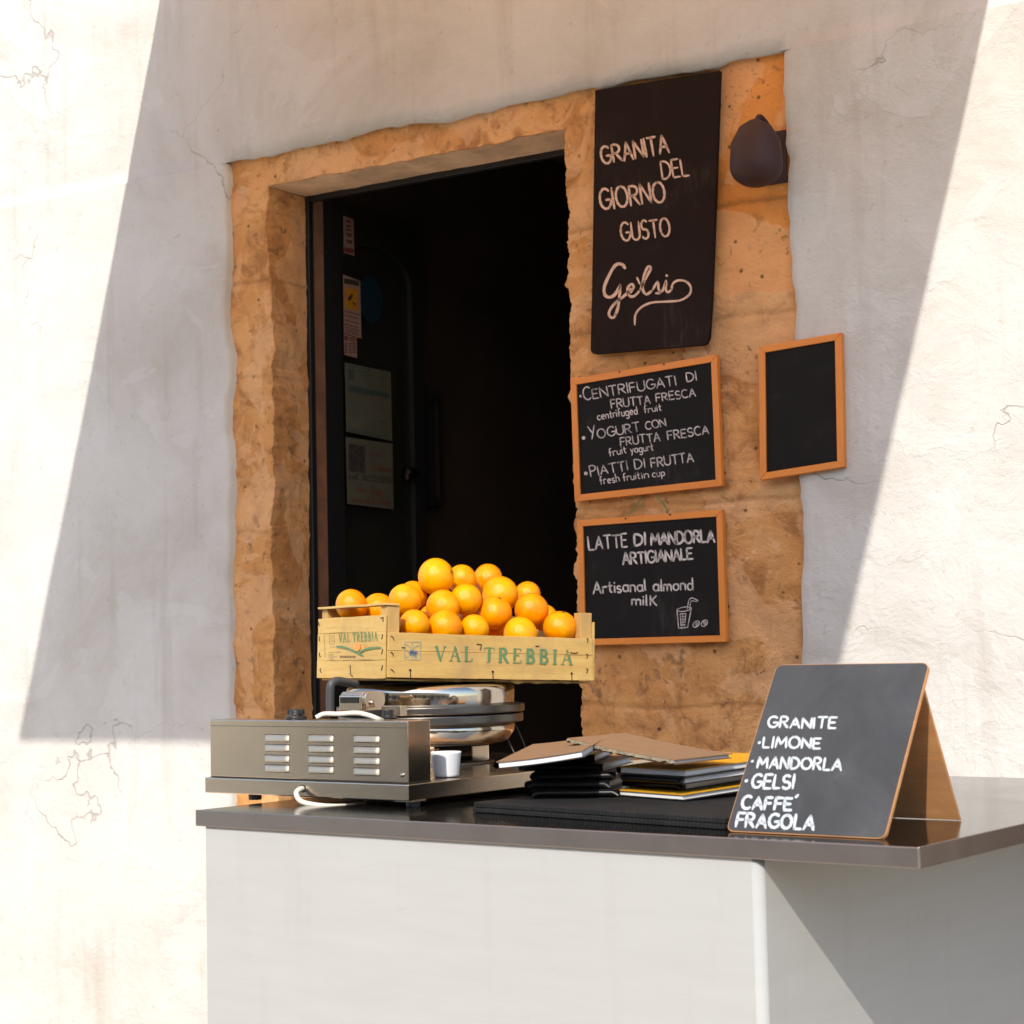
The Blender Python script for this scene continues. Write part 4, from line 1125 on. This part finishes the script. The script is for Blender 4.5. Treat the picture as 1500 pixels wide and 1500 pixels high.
# oranges: photo position, size, set-back from the front board, label
OM = orange_mat()
ORS = [
 (607, 915, 22.6, .047, 'orange low at the front beside the near corner post'),
 (651.5, 919.4, 25.8, .048, 'orange with a dark stem scar showing, behind the printed emblem'),
 (695.2, 921, 21.8, .045, 'small orange low at the front, above the gap between the two printed words'),
 (762.4, 929.4, 26.4, .046, 'orange sunk lowest behind the front board, left of the one by the right post'),
 (820.2, 919, 25.2, .050, 'rightmost orange, standing alone by the right corner post'),
 (593, 879, 24.3, .115, 'large orange just above the near corner post and its top rail'),
 (648.6, 889.5, 25.6, .100, 'orange directly beneath the topmost one'),
 (682.6, 878, 23.5, .125, 'orange in the middle of the heap, third layer, right of the topmost one'),
 (724.6, 897.7, 25.6, .095, 'orange with a dimpled crown in the middle of the front slope'),
 (778.5, 894, 25.2, .100, 'orange on the right slope, second from the right end'),
 (638.8, 844.9, 27.3, .165, 'topmost orange, largest, crowning the left peak of the heap'),
 (732.5, 871, 27, .160, 'large orange on the right shoulder below the right peak'),
 (605, 872.7, 22, .200, 'orange mostly hidden behind the one above the near corner post'),
 (676.5, 849.3, 22.3, .215, 'orange half hidden right behind the topmost one'),
 (715, 848.4, 22.8, .215, 'orange forming the right peak of the heap'),
 (772.7, 871.9, 20.5, .215, 'small orange peeping out at the back of the right slope'),
 (515, 886.8, 24, .24, 'leftmost orange, rising behind the printed crate end'),
 (554, 892.7, 24, .19, 'orange second from the left, under the top rail of the crate end'),
]
def uvs(r, seg=40, ring=24):
    bm = bmesh.new(); bmesh.ops.create_uvsphere(bm, u_segments=seg, v_segments=ring, radius=1)
    for v_ in bm.verts:
        z = v_.co.z; rr = math.hypot(v_.co.x, v_.co.y)
        k = 1 - .035 * abs(z) ** 3
        if z > .8: k -= .05 * math.exp(-(rr / .16) ** 2)
        if z < -.8: k -= .03 * math.exp(-(rr / .12) ** 2)
        k += .012 * noise.noise(v_.co * 1.7)
        v_.co *= k
    return bm
def star():
    bm = bmesh.new(); lathe(bm, [(0, .951), (.06, .953), (.10, .957), (.07, .962), (0, .964)], (0, 0, 0), 10, cap=False); return bm
om = None
placed = []
C0R = KM.to_3x3()
def try_place(px, py, rp, sb):
    s = sb
    for _ in range(200):
        p = onplane(px, py, KM @ Vector((0, s, 0)), C0R @ Vector((0, 1, 0)))
        r = rp / FPX * (p - EYE).dot(FW)
        l_ = KI @ p
        ok = all((p - q).length > (r + rq) * .985 for q, rq in placed)
        if ok or s > W - r * .8: break
        s += .004
    return p, r, ok
STEMM = simple('stem_scar', (.09, .055, .015), .8, bump=0)
def new_orange(i):
    global om
    if om is None:
        o = make('orange', uvs(1), OM, None, smooth=True); om = o
        st = make('stem_scar', star(), STEMM, o, smooth=True)
        om['st'] = 1
        return o, st
    o = om.copy(); COL.objects.link(o); st = om.children[0].copy(); COL.objects.link(st); st.parent = o
    return o, st
random.seed(21)
first = True
dirs = {1: Vector((.45, -.8, -.5))}
for i, (px, py, rp, sb, lab) in enumerate(ORS):
    p, r, ok = try_place(px, py, rp, sb)
    if not ok: print('ORANGE overlap', i, lab)
    placed.append((p, r))
    o, st = new_orange(i)
    o.location = p; o.scale = (r * random.uniform(.99, 1.01), r * random.uniform(.99, 1.01), r * random.uniform(.975, 1.0))
    if i == 1:
        tgt = (EYE - p).normalized() + RT * .42 - UP * .62
    elif i == 8:
        tgt = UP * 1.0 + RT * .35 + (EYE - p).normalized() * .3
    elif i == 4:
        tgt = UP * 1.0 + RT * .25 + (EYE - p).normalized() * .22
    elif i == 10:
        tgt = RT * .95 + UP * .3 + (EYE - p).normalized() * .35
    else:
        tgt = Vector((random.uniform(-1, 1), random.uniform(.2, 1), random.uniform(-.6, .6)))
    o.rotation_euler = tgt.to_track_quat('Z', 'Y').to_euler()
    tag(o, lab, 'orange', 'oranges heaped in the wooden crate')
# the layer underneath, showing in the gaps
k = 0
for j, yy in enumerate((.045, .118, .191, .262)):
    for i in range(6):
        x = .066 + i * .0735 + (.0 if j % 2 == 0 else .014)
        if x > L - .062: continue
        r = .0352; p = KM @ Vector((x, yy, .034))
        bad = [(q, rq) for q, rq in placed if (p - q).length < (r + rq) * .97]
        if bad: continue
        placed.append((p, r)); o, st = new_orange(99); o.location = p; o.scale = (r, r, r)
        o.rotation_euler = (random.random() * 6, random.random() * 6, 0)
        tag(o, 'orange buried under the heap, only a sliver showing inside the crate', 'orange', 'oranges buried in the bottom of the crate')
        k += 1
# loosely wedged ones between the layers
for (px, py, rp, sb) in ((728, 922, 20, .10), (797, 905, 20, .17), (633, 905, 20, .15), (690, 905, 20, .15), (575, 905, 22, .12)):
    p, r, ok = try_place(px, py, rp, sb)
    if ok:
        placed.append((p, r)); o, st = new_orange(99); o.location = p; o.scale = (r, r, r); o.rotation_euler = (random.random() * 6, random.random() * 6, 0)
        tag(o, 'orange buried under the heap, only a sliver showing inside the crate', 'orange', 'oranges buried in the bottom of the crate')
print('buried', k)

# ================================================================== boards on the wall
CHALK = chalk_mat('white_chalk', (.60, .54, .50), .31, .53); CHALKD = chalk_mat('thin_chalk', (.54, .48, .45), .32, .54)
CHALKP = chalk_mat('pink_chalk', (.62, .40, .29), .30, .50)
SL1 = slate_mat('slate_brown', (.0145, .0068, .0045), .7); SL2 = slate_mat('slate_black', (.0115, .0095, .009), .65)
FRW = wood_mat('frame_wood', (.60, .18, .016), (.72, .25, .035), along='X', rough=.45, dirt=.1)
FRZ = wood_mat('frame_wood_upright', (.60, .18, .016), (.72, .25, .035), along='Z', rough=.45, dirt=.1)
def framed(name, px4, fw, label, yoff=.016, thick=.017):
    """px4: TL, TR, BR, BL of the outer frame"""
    P4 = [onwall(px, py, D - yoff) for px, py in px4]
    o = P4[3]; ex = (P4[2] - P4[3]).normalized(); ey = Vector((0, 1, 0)); up = (P4[0] - P4[3]).normalized()
    e = empty(name, o); mi = Matrix.Translation(-o)
    def pt(s, t, dy=0):                                           # bilinear on the outer quad
        return mi @ (P4[3].lerp(P4[2], s).lerp(P4[0].lerp(P4[1], s), t)) + Vector((0, dy, 0))
    Wd, Hd = (P4[2] - P4[3]).length, (P4[0] - P4[3]).length
    a, b = fw / Wd, fw / Hd
    def bar(nm, c, mt):
        bm = bmesh.new(); f_ = [bm.verts.new(pt(s, t, 0)) for s, t in c]; k_ = [bm.verts.new(pt(s, t, thick)) for s, t in c]
        bm.faces.new(f_); bm.faces.new(k_[::-1])
        for i in range(4): bm.faces.new((f_[i], k_[i], k_[(i + 1) % 4], f_[(i + 1) % 4]))
        make(nm, bm, mt, e, bevel=.0012)
    g_ = .0008
    bar('frame_bar', [(0, 0), (1, 0), (1 - a, b), (a, b)], FRW); bar('frame_bar', [(0, 1), (1, 1), (1 - a, 1 - b), (a, 1 - b)], FRW)
    bar('frame_bar', [(0, 0 + g_), (0, 1 - g_), (a, 1 - b - g_), (a, b + g_)], FRZ); bar('frame_bar', [(1, 0 + g_), (1, 1 - g_), (1 - a, 1 - b - g_), (1 - a, b + g_)], FRZ)
    bm = bmesh.new(); c = [(a * .9, b * .9), (1 - a * .9, b * .9), (1 - a * .9, 1 - b * .9), (a * .9, 1 - b * .9)]
    f_ = [bm.verts.new(pt(s, t, .0055)) for s, t in c]; k_ = [bm.verts.new(pt(s, t, .0125)) for s, t in c]
    bm.faces.new(f_); bm.faces.new(k_[::-1])
    for i in range(4): bm.faces.new((f_[i], k_[i], k_[(i + 1) % 4], f_[(i + 1) % 4]))
    make('slate', bm, SL2, e)
    e['label'] = label; e['category'] = 'blackboard'
    def fn(s, t): return mi @ onwall(s, -t, D - yoff + .0048)
    def screws(lst):
        for px, py in lst:
            bm = bmesh.new(); q_ = mi @ onwall(px, py, D - yoff); lathe(bm, [(.0024, -.0012), (.0024, .001)], (q_.x, q_.y, q_.z), 10, 'Y'); make('screw', bm, BLKP, e)
    return e, fn, screws
def z4(x, y): return (760 + x / 3.26, 500 + y / 3.26)
def z4n(x, y): a, b = z4(x, y); return (a, -b)
random.seed(5)
e, fn, scr = framed('framed_blackboard', [z4(245, 180), z4(945, 62), z4(970, 690), z4(266, 765)], .0165, 'wood framed blackboard listing fruit juices, yogurt and fruit plates in three bulleted items')
bm = bmesh.new()
def row(b_, txt, a, b, h, wd, fn_, **kw): write(b_, txt, z4n(*a), z4n(*b), h / 3.26, wd / 3.26, fn_, **kw)
row(bm, 'CENTRIFUGATI', (312, 282), (752, 208), 46, 6.0, fn, caps_first=1.3)
row(bm, 'DI', (803, 192), (850, 185), 42, 6.0, fn, caps_first=1.0)
row(bm, 'FRUTTA', (443, 320), (628, 296), 40, 5.8, fn); row(bm, 'FRESCA', (657, 288), (845, 262), 38, 5.8, fn)
row(bm, 'YOGURT', (338, 470), (580, 428), 44, 6.0, fn, caps_first=1.4); row(bm, 'CON', (608, 422), (703, 404), 36, 5.8, fn)
row(bm, 'FRUTTA', (487, 500), (675, 474), 40, 5.8, fn); row(bm, 'FRESCA', (713, 470), (908, 440), 40, 6.4, fn)
row(bm, 'PIATTI', (345, 646), (522, 614), 44, 6.2, fn, caps_first=1.2); row(bm, 'DI', (556, 610), (604, 603), 44, 6.2, fn); row(bm, 'FRUTTA', (634, 602), (835, 574), 44, 6.2, fn)
make('lettering', bm, CHALKD, e)
bm = bmesh.new()
row(bm, 'centrifuged', (377, 375), (567, 346), 38, 4.7, fn); row(bm, 'fruit', (600, 342), (682, 330), 34, 4.7, fn)
row(bm, 'fruit', (433, 548), (515, 533), 36, 4.7, fn); row(bm, 'yogurt', (535, 533), (643, 520), 36, 4.7, fn)
row(bm, 'fresh', (390, 684), (482, 668), 38, 4.7, fn); row(bm, 'fruit', (500, 668), (580, 655), 36, 4.7, fn); row(bm, 'in', (590, 656), (622, 650), 36, 4.7, fn); row(bm, 'cup', (640, 650), (698, 640), 36, 4.7, fn)
for x, y, r in ((294, 262, 6), (309, 461, 9), (320, 631, 9)):
    a_, b_ = z4n(x, y); bm.faces.new([bm.verts.new(fn(a_ + r / 3.26 * math.cos(t), b_ + r / 3.26 * math.sin(t))) for t in [2 * math.pi * i / 12 for i in range(12)]])
make('small_lettering', bm, CHALK, e)
scr([z4(481, 146), z4(693, 110)])

e, fn, scr = framed('framed_blackboard', [z4(278, 855), z4(970, 803), z4(990, 1435), z4(291, 1453)], .0160, 'wood framed blackboard offering almond milk with a chalk drawing of a glass and straw')
bm = bmesh.new()
row(bm, 'LATTE', (335, 996), (518, 980), 62, 8.5, fn); row(bm, 'DI', (553, 976), (606, 972), 56, 10.5, fn); row(bm, 'MANDORLA', (632, 972), (935, 957), 56, 11, fn, sp=.12)
row(bm, 'ARTIGIANALE', (498, 1066), (830, 1040), 54, 9.5, fn, sp=.12)
make('heading', bm, CHALK, e)
bm = bmesh.new()
row(bm, 'Artisanal', (356, 1206), (606, 1190), 56, 8, fn); row(bm, 'almond', (643, 1192), (832, 1186), 56, 8, fn); row(bm, 'mil', (540, 1260), (612, 1260), 50, 8, fn); row(bm, 'K', (628, 1260), (658, 1260), 48, 8, fn)
make('lettering', bm, CHALK, e)
bm = bmesh.new()
def dr(pts, wd, sm=True): ribbon(bm, [z4n(*p) for p in pts], wd / 3.26, fn, smooth=sm and len(pts) > 2)
dr([(755, 1280), (763, 1370)], 5); dr([(763, 1370), (806, 1366)], 5); dr([(806, 1366), (824, 1275)], 5)
dr([(755, 1280), (775, 1272), (800, 1268), (824, 1272), (810, 1284), (785, 1290), (762, 1288), (755, 1280)], 4.5)
dr([(803, 1282), (812, 1236)], 4); dr([(812, 1288), (822, 1240)], 4); dr([(812, 1236), (822, 1226), (836, 1228), (856, 1238)], 4.5); dr([(822, 1240), (834, 1240), (852, 1243)], 4)
for k in range(5): dr([(772 + k % 2 * 6, 1302 + k * 13), (796 - k % 2 * 4, 1301 + k * 13)], 4)
dr([(770, 1300), (776, 1362)], 4); dr([(798, 1298), (792, 1360)], 3.5); dr([(783, 1300), (784, 1360)], 3)
for cx, cy in ((847, 1350), (886, 1346)):
    dr([(cx + 17 * math.cos(t) * (.9), cy + 14 * math.sin(t) - 6 * math.cos(t)) for t in [2 * math.pi * i / 12 for i in range(13)]], 5)
    for k in range(4): dr([(cx - 10 + k * 3, cy - 6 + k * 5), (cx + 6 + k * 3, cy - 10 + k * 4)], 3.2)
make('drink_drawing', bm, CHALKD, e)
scr([z4(510, 846), z4(722, 828)])

e, fn, scr = framed('framed_blackboard', [(1111, 508), (1232, 487), (1236, 684), (1113, 703.5)], .0165, 'blank wood framed blackboard hung farthest right on the wall', yoff=.030, thick=.020)

# tall unframed board
tb = [(869.8, 230.7), (1050.7, 230.7), (1042.5, 433), (1038.6, 494), (1035, 503), (1030, 505.6), (874, 518.6), (868, 518), (864.6, 513), (866.6, 440)]
a_ = onwall(871.5, 132, D - .02); b_ = onwall(1054.5, 103, D - .02)
pts = [onwall(px, py, D - .02) for px, py in tb]
pts[0:2] = [a_, b_]
tbo = empty('tall_blackboard', pts[7]); mi = Matrix.Translation(-pts[7])
bm = bmesh.new(); fr_ = [bm.verts.new(mi @ p) for p in pts]; bk = [bm.verts.new(mi @ (p + Vector((0, .014, 0)))) for p in pts]
bm.faces.new(fr_); bm.faces.new(bk[::-1])
for i in range(len(pts)): bm.faces.new((fr_[i], bk[i], bk[(i + 1) % len(pts)], fr_[(i + 1) % len(pts)]))
make('board', bm, SL1, tbo, bevel=.0015)
tag(tbo, 'tall unframed dark brown board advertising the granita of the day in pale letters', 'blackboard')
def z2(x, y): return (740 + x / 3.75, -(220 + y / 3.75))
def f2(s, t): return mi @ onwall(s, -t, D - .0208)
bm = bmesh.new()
def row2(txt, a, b, h, wd, **kw): write(bm, txt, z2(*a), z2(*b), h / 3.75, wd / 3.75, f2, **kw)
row2('GRANITA', (535, 76), (900, 14), 96, 13, caps_first=1.0)
row2('DEL', (865, 158), (1010, 136), 96, 11, caps_first=1.0); row2('GIORNO', (527, 328), (880, 280), 108, 13, caps_first=1.06); row2('GUSTO', (642, 502), (908, 470), 96, 11.5)
def cur(pts_, wd): ribbon(bm, [z2(*p) for p in pts_], wd / 3.75, f2, wob=.1)
cur([(658, 648), (640, 626), (605, 632), (570, 690), (545, 750), (548, 795), (575, 808), (605, 790), (632, 740)], 17)
cur([(632, 740), (628, 800), (618, 870), (595, 920), (570, 905), (580, 870), (615, 830), (660, 795), (690, 760)], 15)
cur([(690, 782), (706, 752), (694, 735), (672, 760), (680, 798), (708, 802), (740, 770)], 14)
cur([(724, 700), (740, 735)], 11)
cur([(740, 770), (775, 700), (800, 650), (785, 640), (762, 690), (755, 760), (775, 792), (808, 770)], 14)
cur([(808, 770), (838, 722), (842, 760), (852, 782), (828, 786)], 13)
cur([(852, 780), (868, 765), (884, 716), (882, 765), (895, 780), (915, 765)], 13); cur([(886, 688), (890, 690)], 15)
cur([(915, 765), (920, 735), (950, 715), (995, 722), (1020, 755), (1010, 795), (960, 825), (880, 832), (800, 838), (745, 865), (715, 905), (712, 958)], 12)
make('lettering', bm, CHALKP, tbo)

# green strings between the two framed boards
bm = bmesh.new(); so_ = onwall(940, 740, D - .01)
for a, b in ((z4(510, 846), z4(585, 745)), (z4(575, 790), z4(598, 765)), (z4(720, 826), z4(655, 728)), (z4(706, 790), z4(660, 740))):
    tube(bm, [onwall(*a, D - .009) - so_, onwall((a[0] + b[0]) / 2 + 1, (a[1] + b[1]) / 2 + 1, D - .003) - so_, onwall(*b, D - .004) - so_], .0011, 6)
e = make('string', bm, simple('green_string', (.07, .24, .08), .8, bump=0)); e.location = so_
tag(e, 'green string tying the almond milk board beneath the fruit board', 'string')

# rounded dark wall lantern, upper right
lc = onwall(1108, 243, D - .11); lant = empty('wall_lantern', lc)
tag(lant, 'dark brown round bottomed wall lantern right of the tall board', 'lantern')
k_ = 39 / FPX * (lc - EYE).dot(FW)
BRN = simple('brown_metal', (.030, .0055, .0035), .65, 0, bump=.05)
bm = bmesh.new(); prof = [(0.001, -k_ * .80)] + [(k_ * math.sin(a), -k_ * .80 * math.cos(a)) for a in [math.pi / 2 * i / 12 for i in range(1, 13)]] + [(k_ * .985, k_ * .3), (k_ * .93, k_ * .9), (k_ * .6, k_ * 1.5), (k_ * .2, k_ * 1.75), (.001, k_ * 1.8)]
lathe(bm, prof, (0, 0, 0), 48, cap=False); make('shade', bm, BRN, lant, smooth=True)
bm = bmesh.new(); tube(bm, [(0, .0, k_ * 1.6), (0, .03, k_ * 2.0), (0, .085, k_ * 1.7), (0, .118, k_ * .6)], .006, 10); make('bracket', bm, BRN, lant, smooth=True)
bm = bmesh.new(); box(bm, -.03, .112, -.02, .03, .12, .11); make('wall_plate', bm, BRN, lant, bevel=.004)

# ================================================================== slanted list board on the counter
pb0 = onz(1063.5, 1217.5, ZC + .0012)
lam = math.radians(34.6)
upv = (NX * math.sin(lam) + ZV * math.cos(lam)).normalized(); nrm = AX.cross(upv).normalized()
if nrm.dot(EYE - pb0) < 0: nrm = -nrm
BM_ = frame(pb0, AX, upv, nrm); BI = BM_.inverted()
tent = empty('tabletop_sign', None, BM_)
tag(tent, 'grey slanted tabletop sign listing flavours in thick white paint on the counter', 'sign')
BW, BH = .262, .300
SL3 = slate_mat('slate_grey', (.055, .057, .061), .6)
EDW = wood_mat('ply_edge', (.45, .20, .07), (.60, .30, .12), along='X')
def board(y0, mt, name, par, inset):
    bm = bmesh.new(); pl = rrect(0 + inset, 0 + inset, BW - inset, BH - inset, .012 - inset)
    f_ = [bm.verts.new((x, z, y0)) for x, z in pl]; k2 = [bm.verts.new((x, z, y0 - (.006 if inset == 0 else .0005))) for x, z in pl]
    bm.faces.new(f_); bm.faces.new(k2[::-1])
    for i in range(len(pl)): bm.faces.new((f_[i], k2[i], k2[(i + 1) % len(pl)], f_[(i + 1) % len(pl)]))
    return make(name, bm, mt, par)
board(0, EDW, 'panel', tent, 0); board(.0008, SL3, 'slate', tent, .0012)
# back leg
bm = bmesh.new(); topw = BM_ @ Vector((0, BH - .01, -.0065)); 
lw = [BI @ (topw + AX * x + NX * y + ZV * z) for x, y, z in ((.02, .002, 0), (BW - .02, .002, 0), (BW - .02, .13, -(topw.z - ZC) + .001), (.02, .13, -(topw.z - ZC) + .001))]
f_ = [bm.verts.new(p) for p in lw]; k2 = [bm.verts.new(p + BI.to_3x3() @ (NX * .006)) for p in lw]
bm.faces.new(f_); bm.faces.new(k2[::-1])
for i in range(4): bm.faces.new((f_[i], k2[i], k2[(i + 1) % 4], f_[(i + 1) % 4]))
make('back_panel', bm, EDW, tent)
def onB(s, t, lift=.0016):
    p = BI @ onplane(s, -t, BM_ @ Vector((0, 0, lift)), nrm); p.z = lift; return p
def z6(x, y): return (1040 + x / 6.52, -(1010 + y / 6.52))
bm = bmesh.new(); PAINT = chalk_mat('white_paint', (.46, .50, .52), .26, .44, 260, .7)
def bl(px, py):                                                     # board coords of a photo point
    p = BI @ onplane(px, py, BM_ @ Vector((0, 0, .0016)), nrm); return Vector((p.x, p.y))
def fb_(s, t): return Vector((s, t, .0016))
for txt, x0, y0, h, wd in (('GRANITE', 552, 362, .0165, .0040), ('LIMONE', 505, 553, .0165, .0040), ('MANDORLA', 450, 748, .0172, .0042), ('GELSI', 395, 935, .0205, .0046), ("CAFFE'", 300, 1135, .0185, .0050), ('FRAGOLA', 248, 1305, .0200, .0050)):
    a = bl(*(lambda q: (q[0], -q[1]))(z6(x0, y0)))
    tot = sum(G[c][0] + .2 for c in txt) - .2
    kx = .0212 if len(txt) < 8 else .0195
    write(bm, txt, a, (a.x + min(tot * kx * 1.12, BW - a.x - .012), a.y), h * 1.12, wd, fb_, sp=.2, slant=-.12, jit=.04)
for x, y, r in ((472, 508, .0027), (405, 685, .0024), (347, 872, .0030)):
    c = bl(*(lambda q: (q[0], -q[1]))(z6(x, y))); bm.faces.new([bm.verts.new((c.x + r * math.cos(t), c.y + r * math.sin(t), .0016)) for t in [2 * math.pi * i / 14 for i in range(14)]])
make('lettering', bm, PAINT, tent)

# ================================================================== menus
KRAFT = simple('kraft_cover', (.215, .122, .058), .8, var=.06, scale=30, bump=.15, bscale=500, bd=.0003)
YCOV = simple('yellow_cover', (.62, .30, .006), .55, var=.05, bump=0)
BCOV = simple('black_cover', (.014, .013, .014), .35, var=.2)
EDGEC = simple('worn_card_edge', (.34, .29, .20), .9, var=.4, scale=90, bump=.5, bscale=300, bd=.002)
PAGES = paper_edge_mat()
def menu(O, A, B, th, cov, label, worn=False, sag=0.0, under=None, front=False):
    """O corner, A along the front edge, B across; the fold runs along the far end of A... th = thickness"""
    ex = (A - O); la = ex.length; ex.normalize(); ey = B - O; ey -= ex * ey.dot(ex); lb = ey.length; ey.normalize(); n_ = ex.cross(ey).normalized()
    mw = frame(O, ex, ey, n_); e = empty('menu', None, mw)
    t = .0013
    def slab(nm, z0, z1, x0, x1, y0, y1, mt, bv=.0004):
        bm = bmesh.new(); n1, n2 = 14, 6
        for face in (0, 1):
            pass
        V = {}
        for kz, z in ((0, z0), (1, z1)):
            for i in range(n1 + 1):
                for j in range(n2 + 1):
                    x = x0 + (x1 - x0) * i / n1; y = y0 + (y1 - y0) * j / n2
                    s = sag * (4 * (x / la) * (1 - x / la))
                    V[kz, i, j] = bm.verts.new((x, y, z - s))
        for kz in (0, 1):
            for i in range(n1):
                for j in range(n2): bm.faces.new((V[kz, i, j], V[kz, i + 1, j], V[kz, i + 1, j + 1], V[kz, i, j + 1]))
        for i in range(n1):
            for j in (0, n2): bm.faces.new((V[0, i, j], V[0, i + 1, j], V[1, i + 1, j], V[1, i, j]))
        for j in range(n2):
            for i in (0, n1): bm.faces.new((V[0, i, j], V[0, i, j + 1], V[1, i, j + 1], V[1, i, j]))
        return make(nm, bm, mt, e, smooth=False)
    slab('cover', -t, 0, 0, la, 0, lb, cov)
    slab('cover', -th, -th + t, .001, la - .001, .001, lb - .001, under or cov)
    slab('pages', -th + t + .0004, -t - .0004, .003, la - .004, .008 if front else .003, lb - .006, PAGES)
    # fold along the left end
    bm = bmesh.new(); N_ = 8; ra = []
    for j in (0, 1):
        y = .0005 if j == 0 else lb - .0005
        ra.append([bm.verts.new((-.0008 - (th / 2 - .0004) * math.sin(math.pi * i / N_), y, -th / 2 + (th / 2 - .0002) * math.cos(math.pi * i / N_))) for i in range(N_ + 1)])
    for i in range(N_): bm.faces.new((ra[0][i], ra[0][i + 1], ra[1][i + 1], ra[1][i]))
    bmesh.ops.solidify(bm, geom=bm.faces[:], thickness=.001)
    make('spine', bm, under or cov, e, smooth=True)
    if front:                                                         # fold towards the front
        bm = bmesh.new(); ra = []
        for j in range(15):
            x = .0006 + (la - .0012) * j / 14; wv_ = .0012 * noise.noise(Vector((x * 25, th * 900, la * 77)))
            ra.append([bm.verts.new((x, -.0005 - (th / 2 + wv_) * math.sin(math.pi * i / N_), -th / 2 + (th / 2 - .0002) * math.cos(math.pi * i / N_))) for i in range(N_ + 1)])
        for j in range(14):
            for i in range(N_): bm.faces.new((ra[j][i], ra[j][i + 1], ra[j + 1][i + 1], ra[j + 1][i]))
        bmesh.ops.solidify(bm, geom=bm.faces[:], thickness=.001)
        make('fold', bm, under or cov, e, smooth=True)
    if worn:
        bm = bmesh.new(); n = 60; V = []
        for i in range(n + 1):
            x = la * i / n; q_ = 1.6 * noise.noise(Vector((x * 75, 1, 0))); s = sag * (4 * (x / la) * (1 - x / la))
            V.append([bm.verts.new((x, -.0010 + .002 * q_, -.0008 - s)), bm.verts.new((x, -.0050 + .003 * q_, -.005 - s + .002 * q_)), bm.verts.new((x, .001, -th * .8 - s + .003 * q_))])
        for a, b in zip(V, V[1:]):
            for k in (0, 1): bm.faces.new((a[k], b[k], b[k + 1], a[k + 1]))
        bmesh.ops.solidify(bm, geom=bm.faces[:], thickness=.001)
        make('worn_edge', bm, EDGEC, e)
    tag(e, label, 'menu', 'menus stacked on the counter')
    return e
ZM = ZC + .0182
# right hand stack: corner nearest the camera, left edge, right edge
def P_(px, py, z): return onz(px, py, z)
def stack_menu(px, py, z, e1, e2, l1, l2, th, cov, lab, under=None, tilt=0, sag=0, worn=False, front=False):
    """(px,py): photo position of the near top corner at height z; e1 heading of left edge (deg from R0 towards H), e2 = e1-90"""
    a1 = math.radians(e1); d1 = (R0 * math.cos(a1) + H * math.sin(a1)); d2 = (R0 * math.sin(a1) - H * math.cos(a1))
    near = onz(px, py, z); lt = near + d1 * l1
    rt = near + d2 * l2 + ZV * tilt
    # front edge runs left tip -> near corner
    return menu(lt, near, lt + (rt - near), th, cov, lab, worn, sag, under, front)
z = ZM
th = .0125
stack_menu(1000, 1164, ZM + .0120, 127, 0, .172, .24, .0105, YCOV, 'yellow covered menu at the bottom of the right stack', BCOV, tilt=.012)
stack_menu(1002, 1147, ZM + .0275, 129, 0, .152, .23, .0125, BCOV, 'lower of two black menus between the yellow ones in the right stack', None, tilt=.012, front=True)
stack_menu(1000, 1139.5, ZM + .0400, 126, 0, .160, .23, .0115, BCOV, 'upper of two black menus between the yellow ones in the right stack', None, tilt=.012, front=True)
stack_menu(1004, 1128, ZM + .0535, 128, 0, .172, .25, .0125, YCOV, 'yellow covered menu with white pages on top of the right stack', BCOV, tilt=.012)
# left hand stack, black menus under a kraft one
zs_ = ZM
lab = ['bottom black menu of the left stack, lying on the rubber mat', 'black menu second from the bottom of the left stack', 'middle one of the five black menus in the left stack', 'black menu second from the top of the five in the left stack', 'black menu just beneath the left brown menu']
for k in range(5):
    hh = .0135
    zt_ = zs_ + hh + .0008
    near = at((905, 893, 902, 884, 872)[k], 1100, (3.27, 3.275, 3.29, 3.30, 3.33)[k]); near.z = zt_
    d1 = -(R0 * math.cos(math.radians((9, 14, 6, 17, 11)[k])) + H * math.sin(math.radians((9, 14, 6, 17, 11)[k])) * -1.0)
    d2 = Vector((-d1.y, d1.x, 0)); d2 = d2 if d2.dot(H) > 0 else -d2
    lt = near + d1 * (.155, .150, .148, .152, .140)[k]
    menu(lt, near, lt + d2 * .23, hh - .001, BCOV, lab[k], front=True)
    zs_ = zt_
print('left stack top', zs_ - EYE.z)
# the kraft menus
O_ = at(727, 1116, 3.20); A_ = at(854, 1099, 3.158); B_ = at(781, 1090, 3.44)
menu(O_, A_, B_, .0125, KRAFT, 'brown covered menu with white pages on the left stack, nearest the waffle iron', False, .0018, BCOV)
O_ = at(832, 1081, 3.30); A_ = at(988, 1113, 3.10); B_ = at(875, 1065, 3.45)
menu(O_, A_, B_, .0085, KRAFT, 'large brown menu with a frayed front edge bridging both stacks', True, .003, KRAFT)
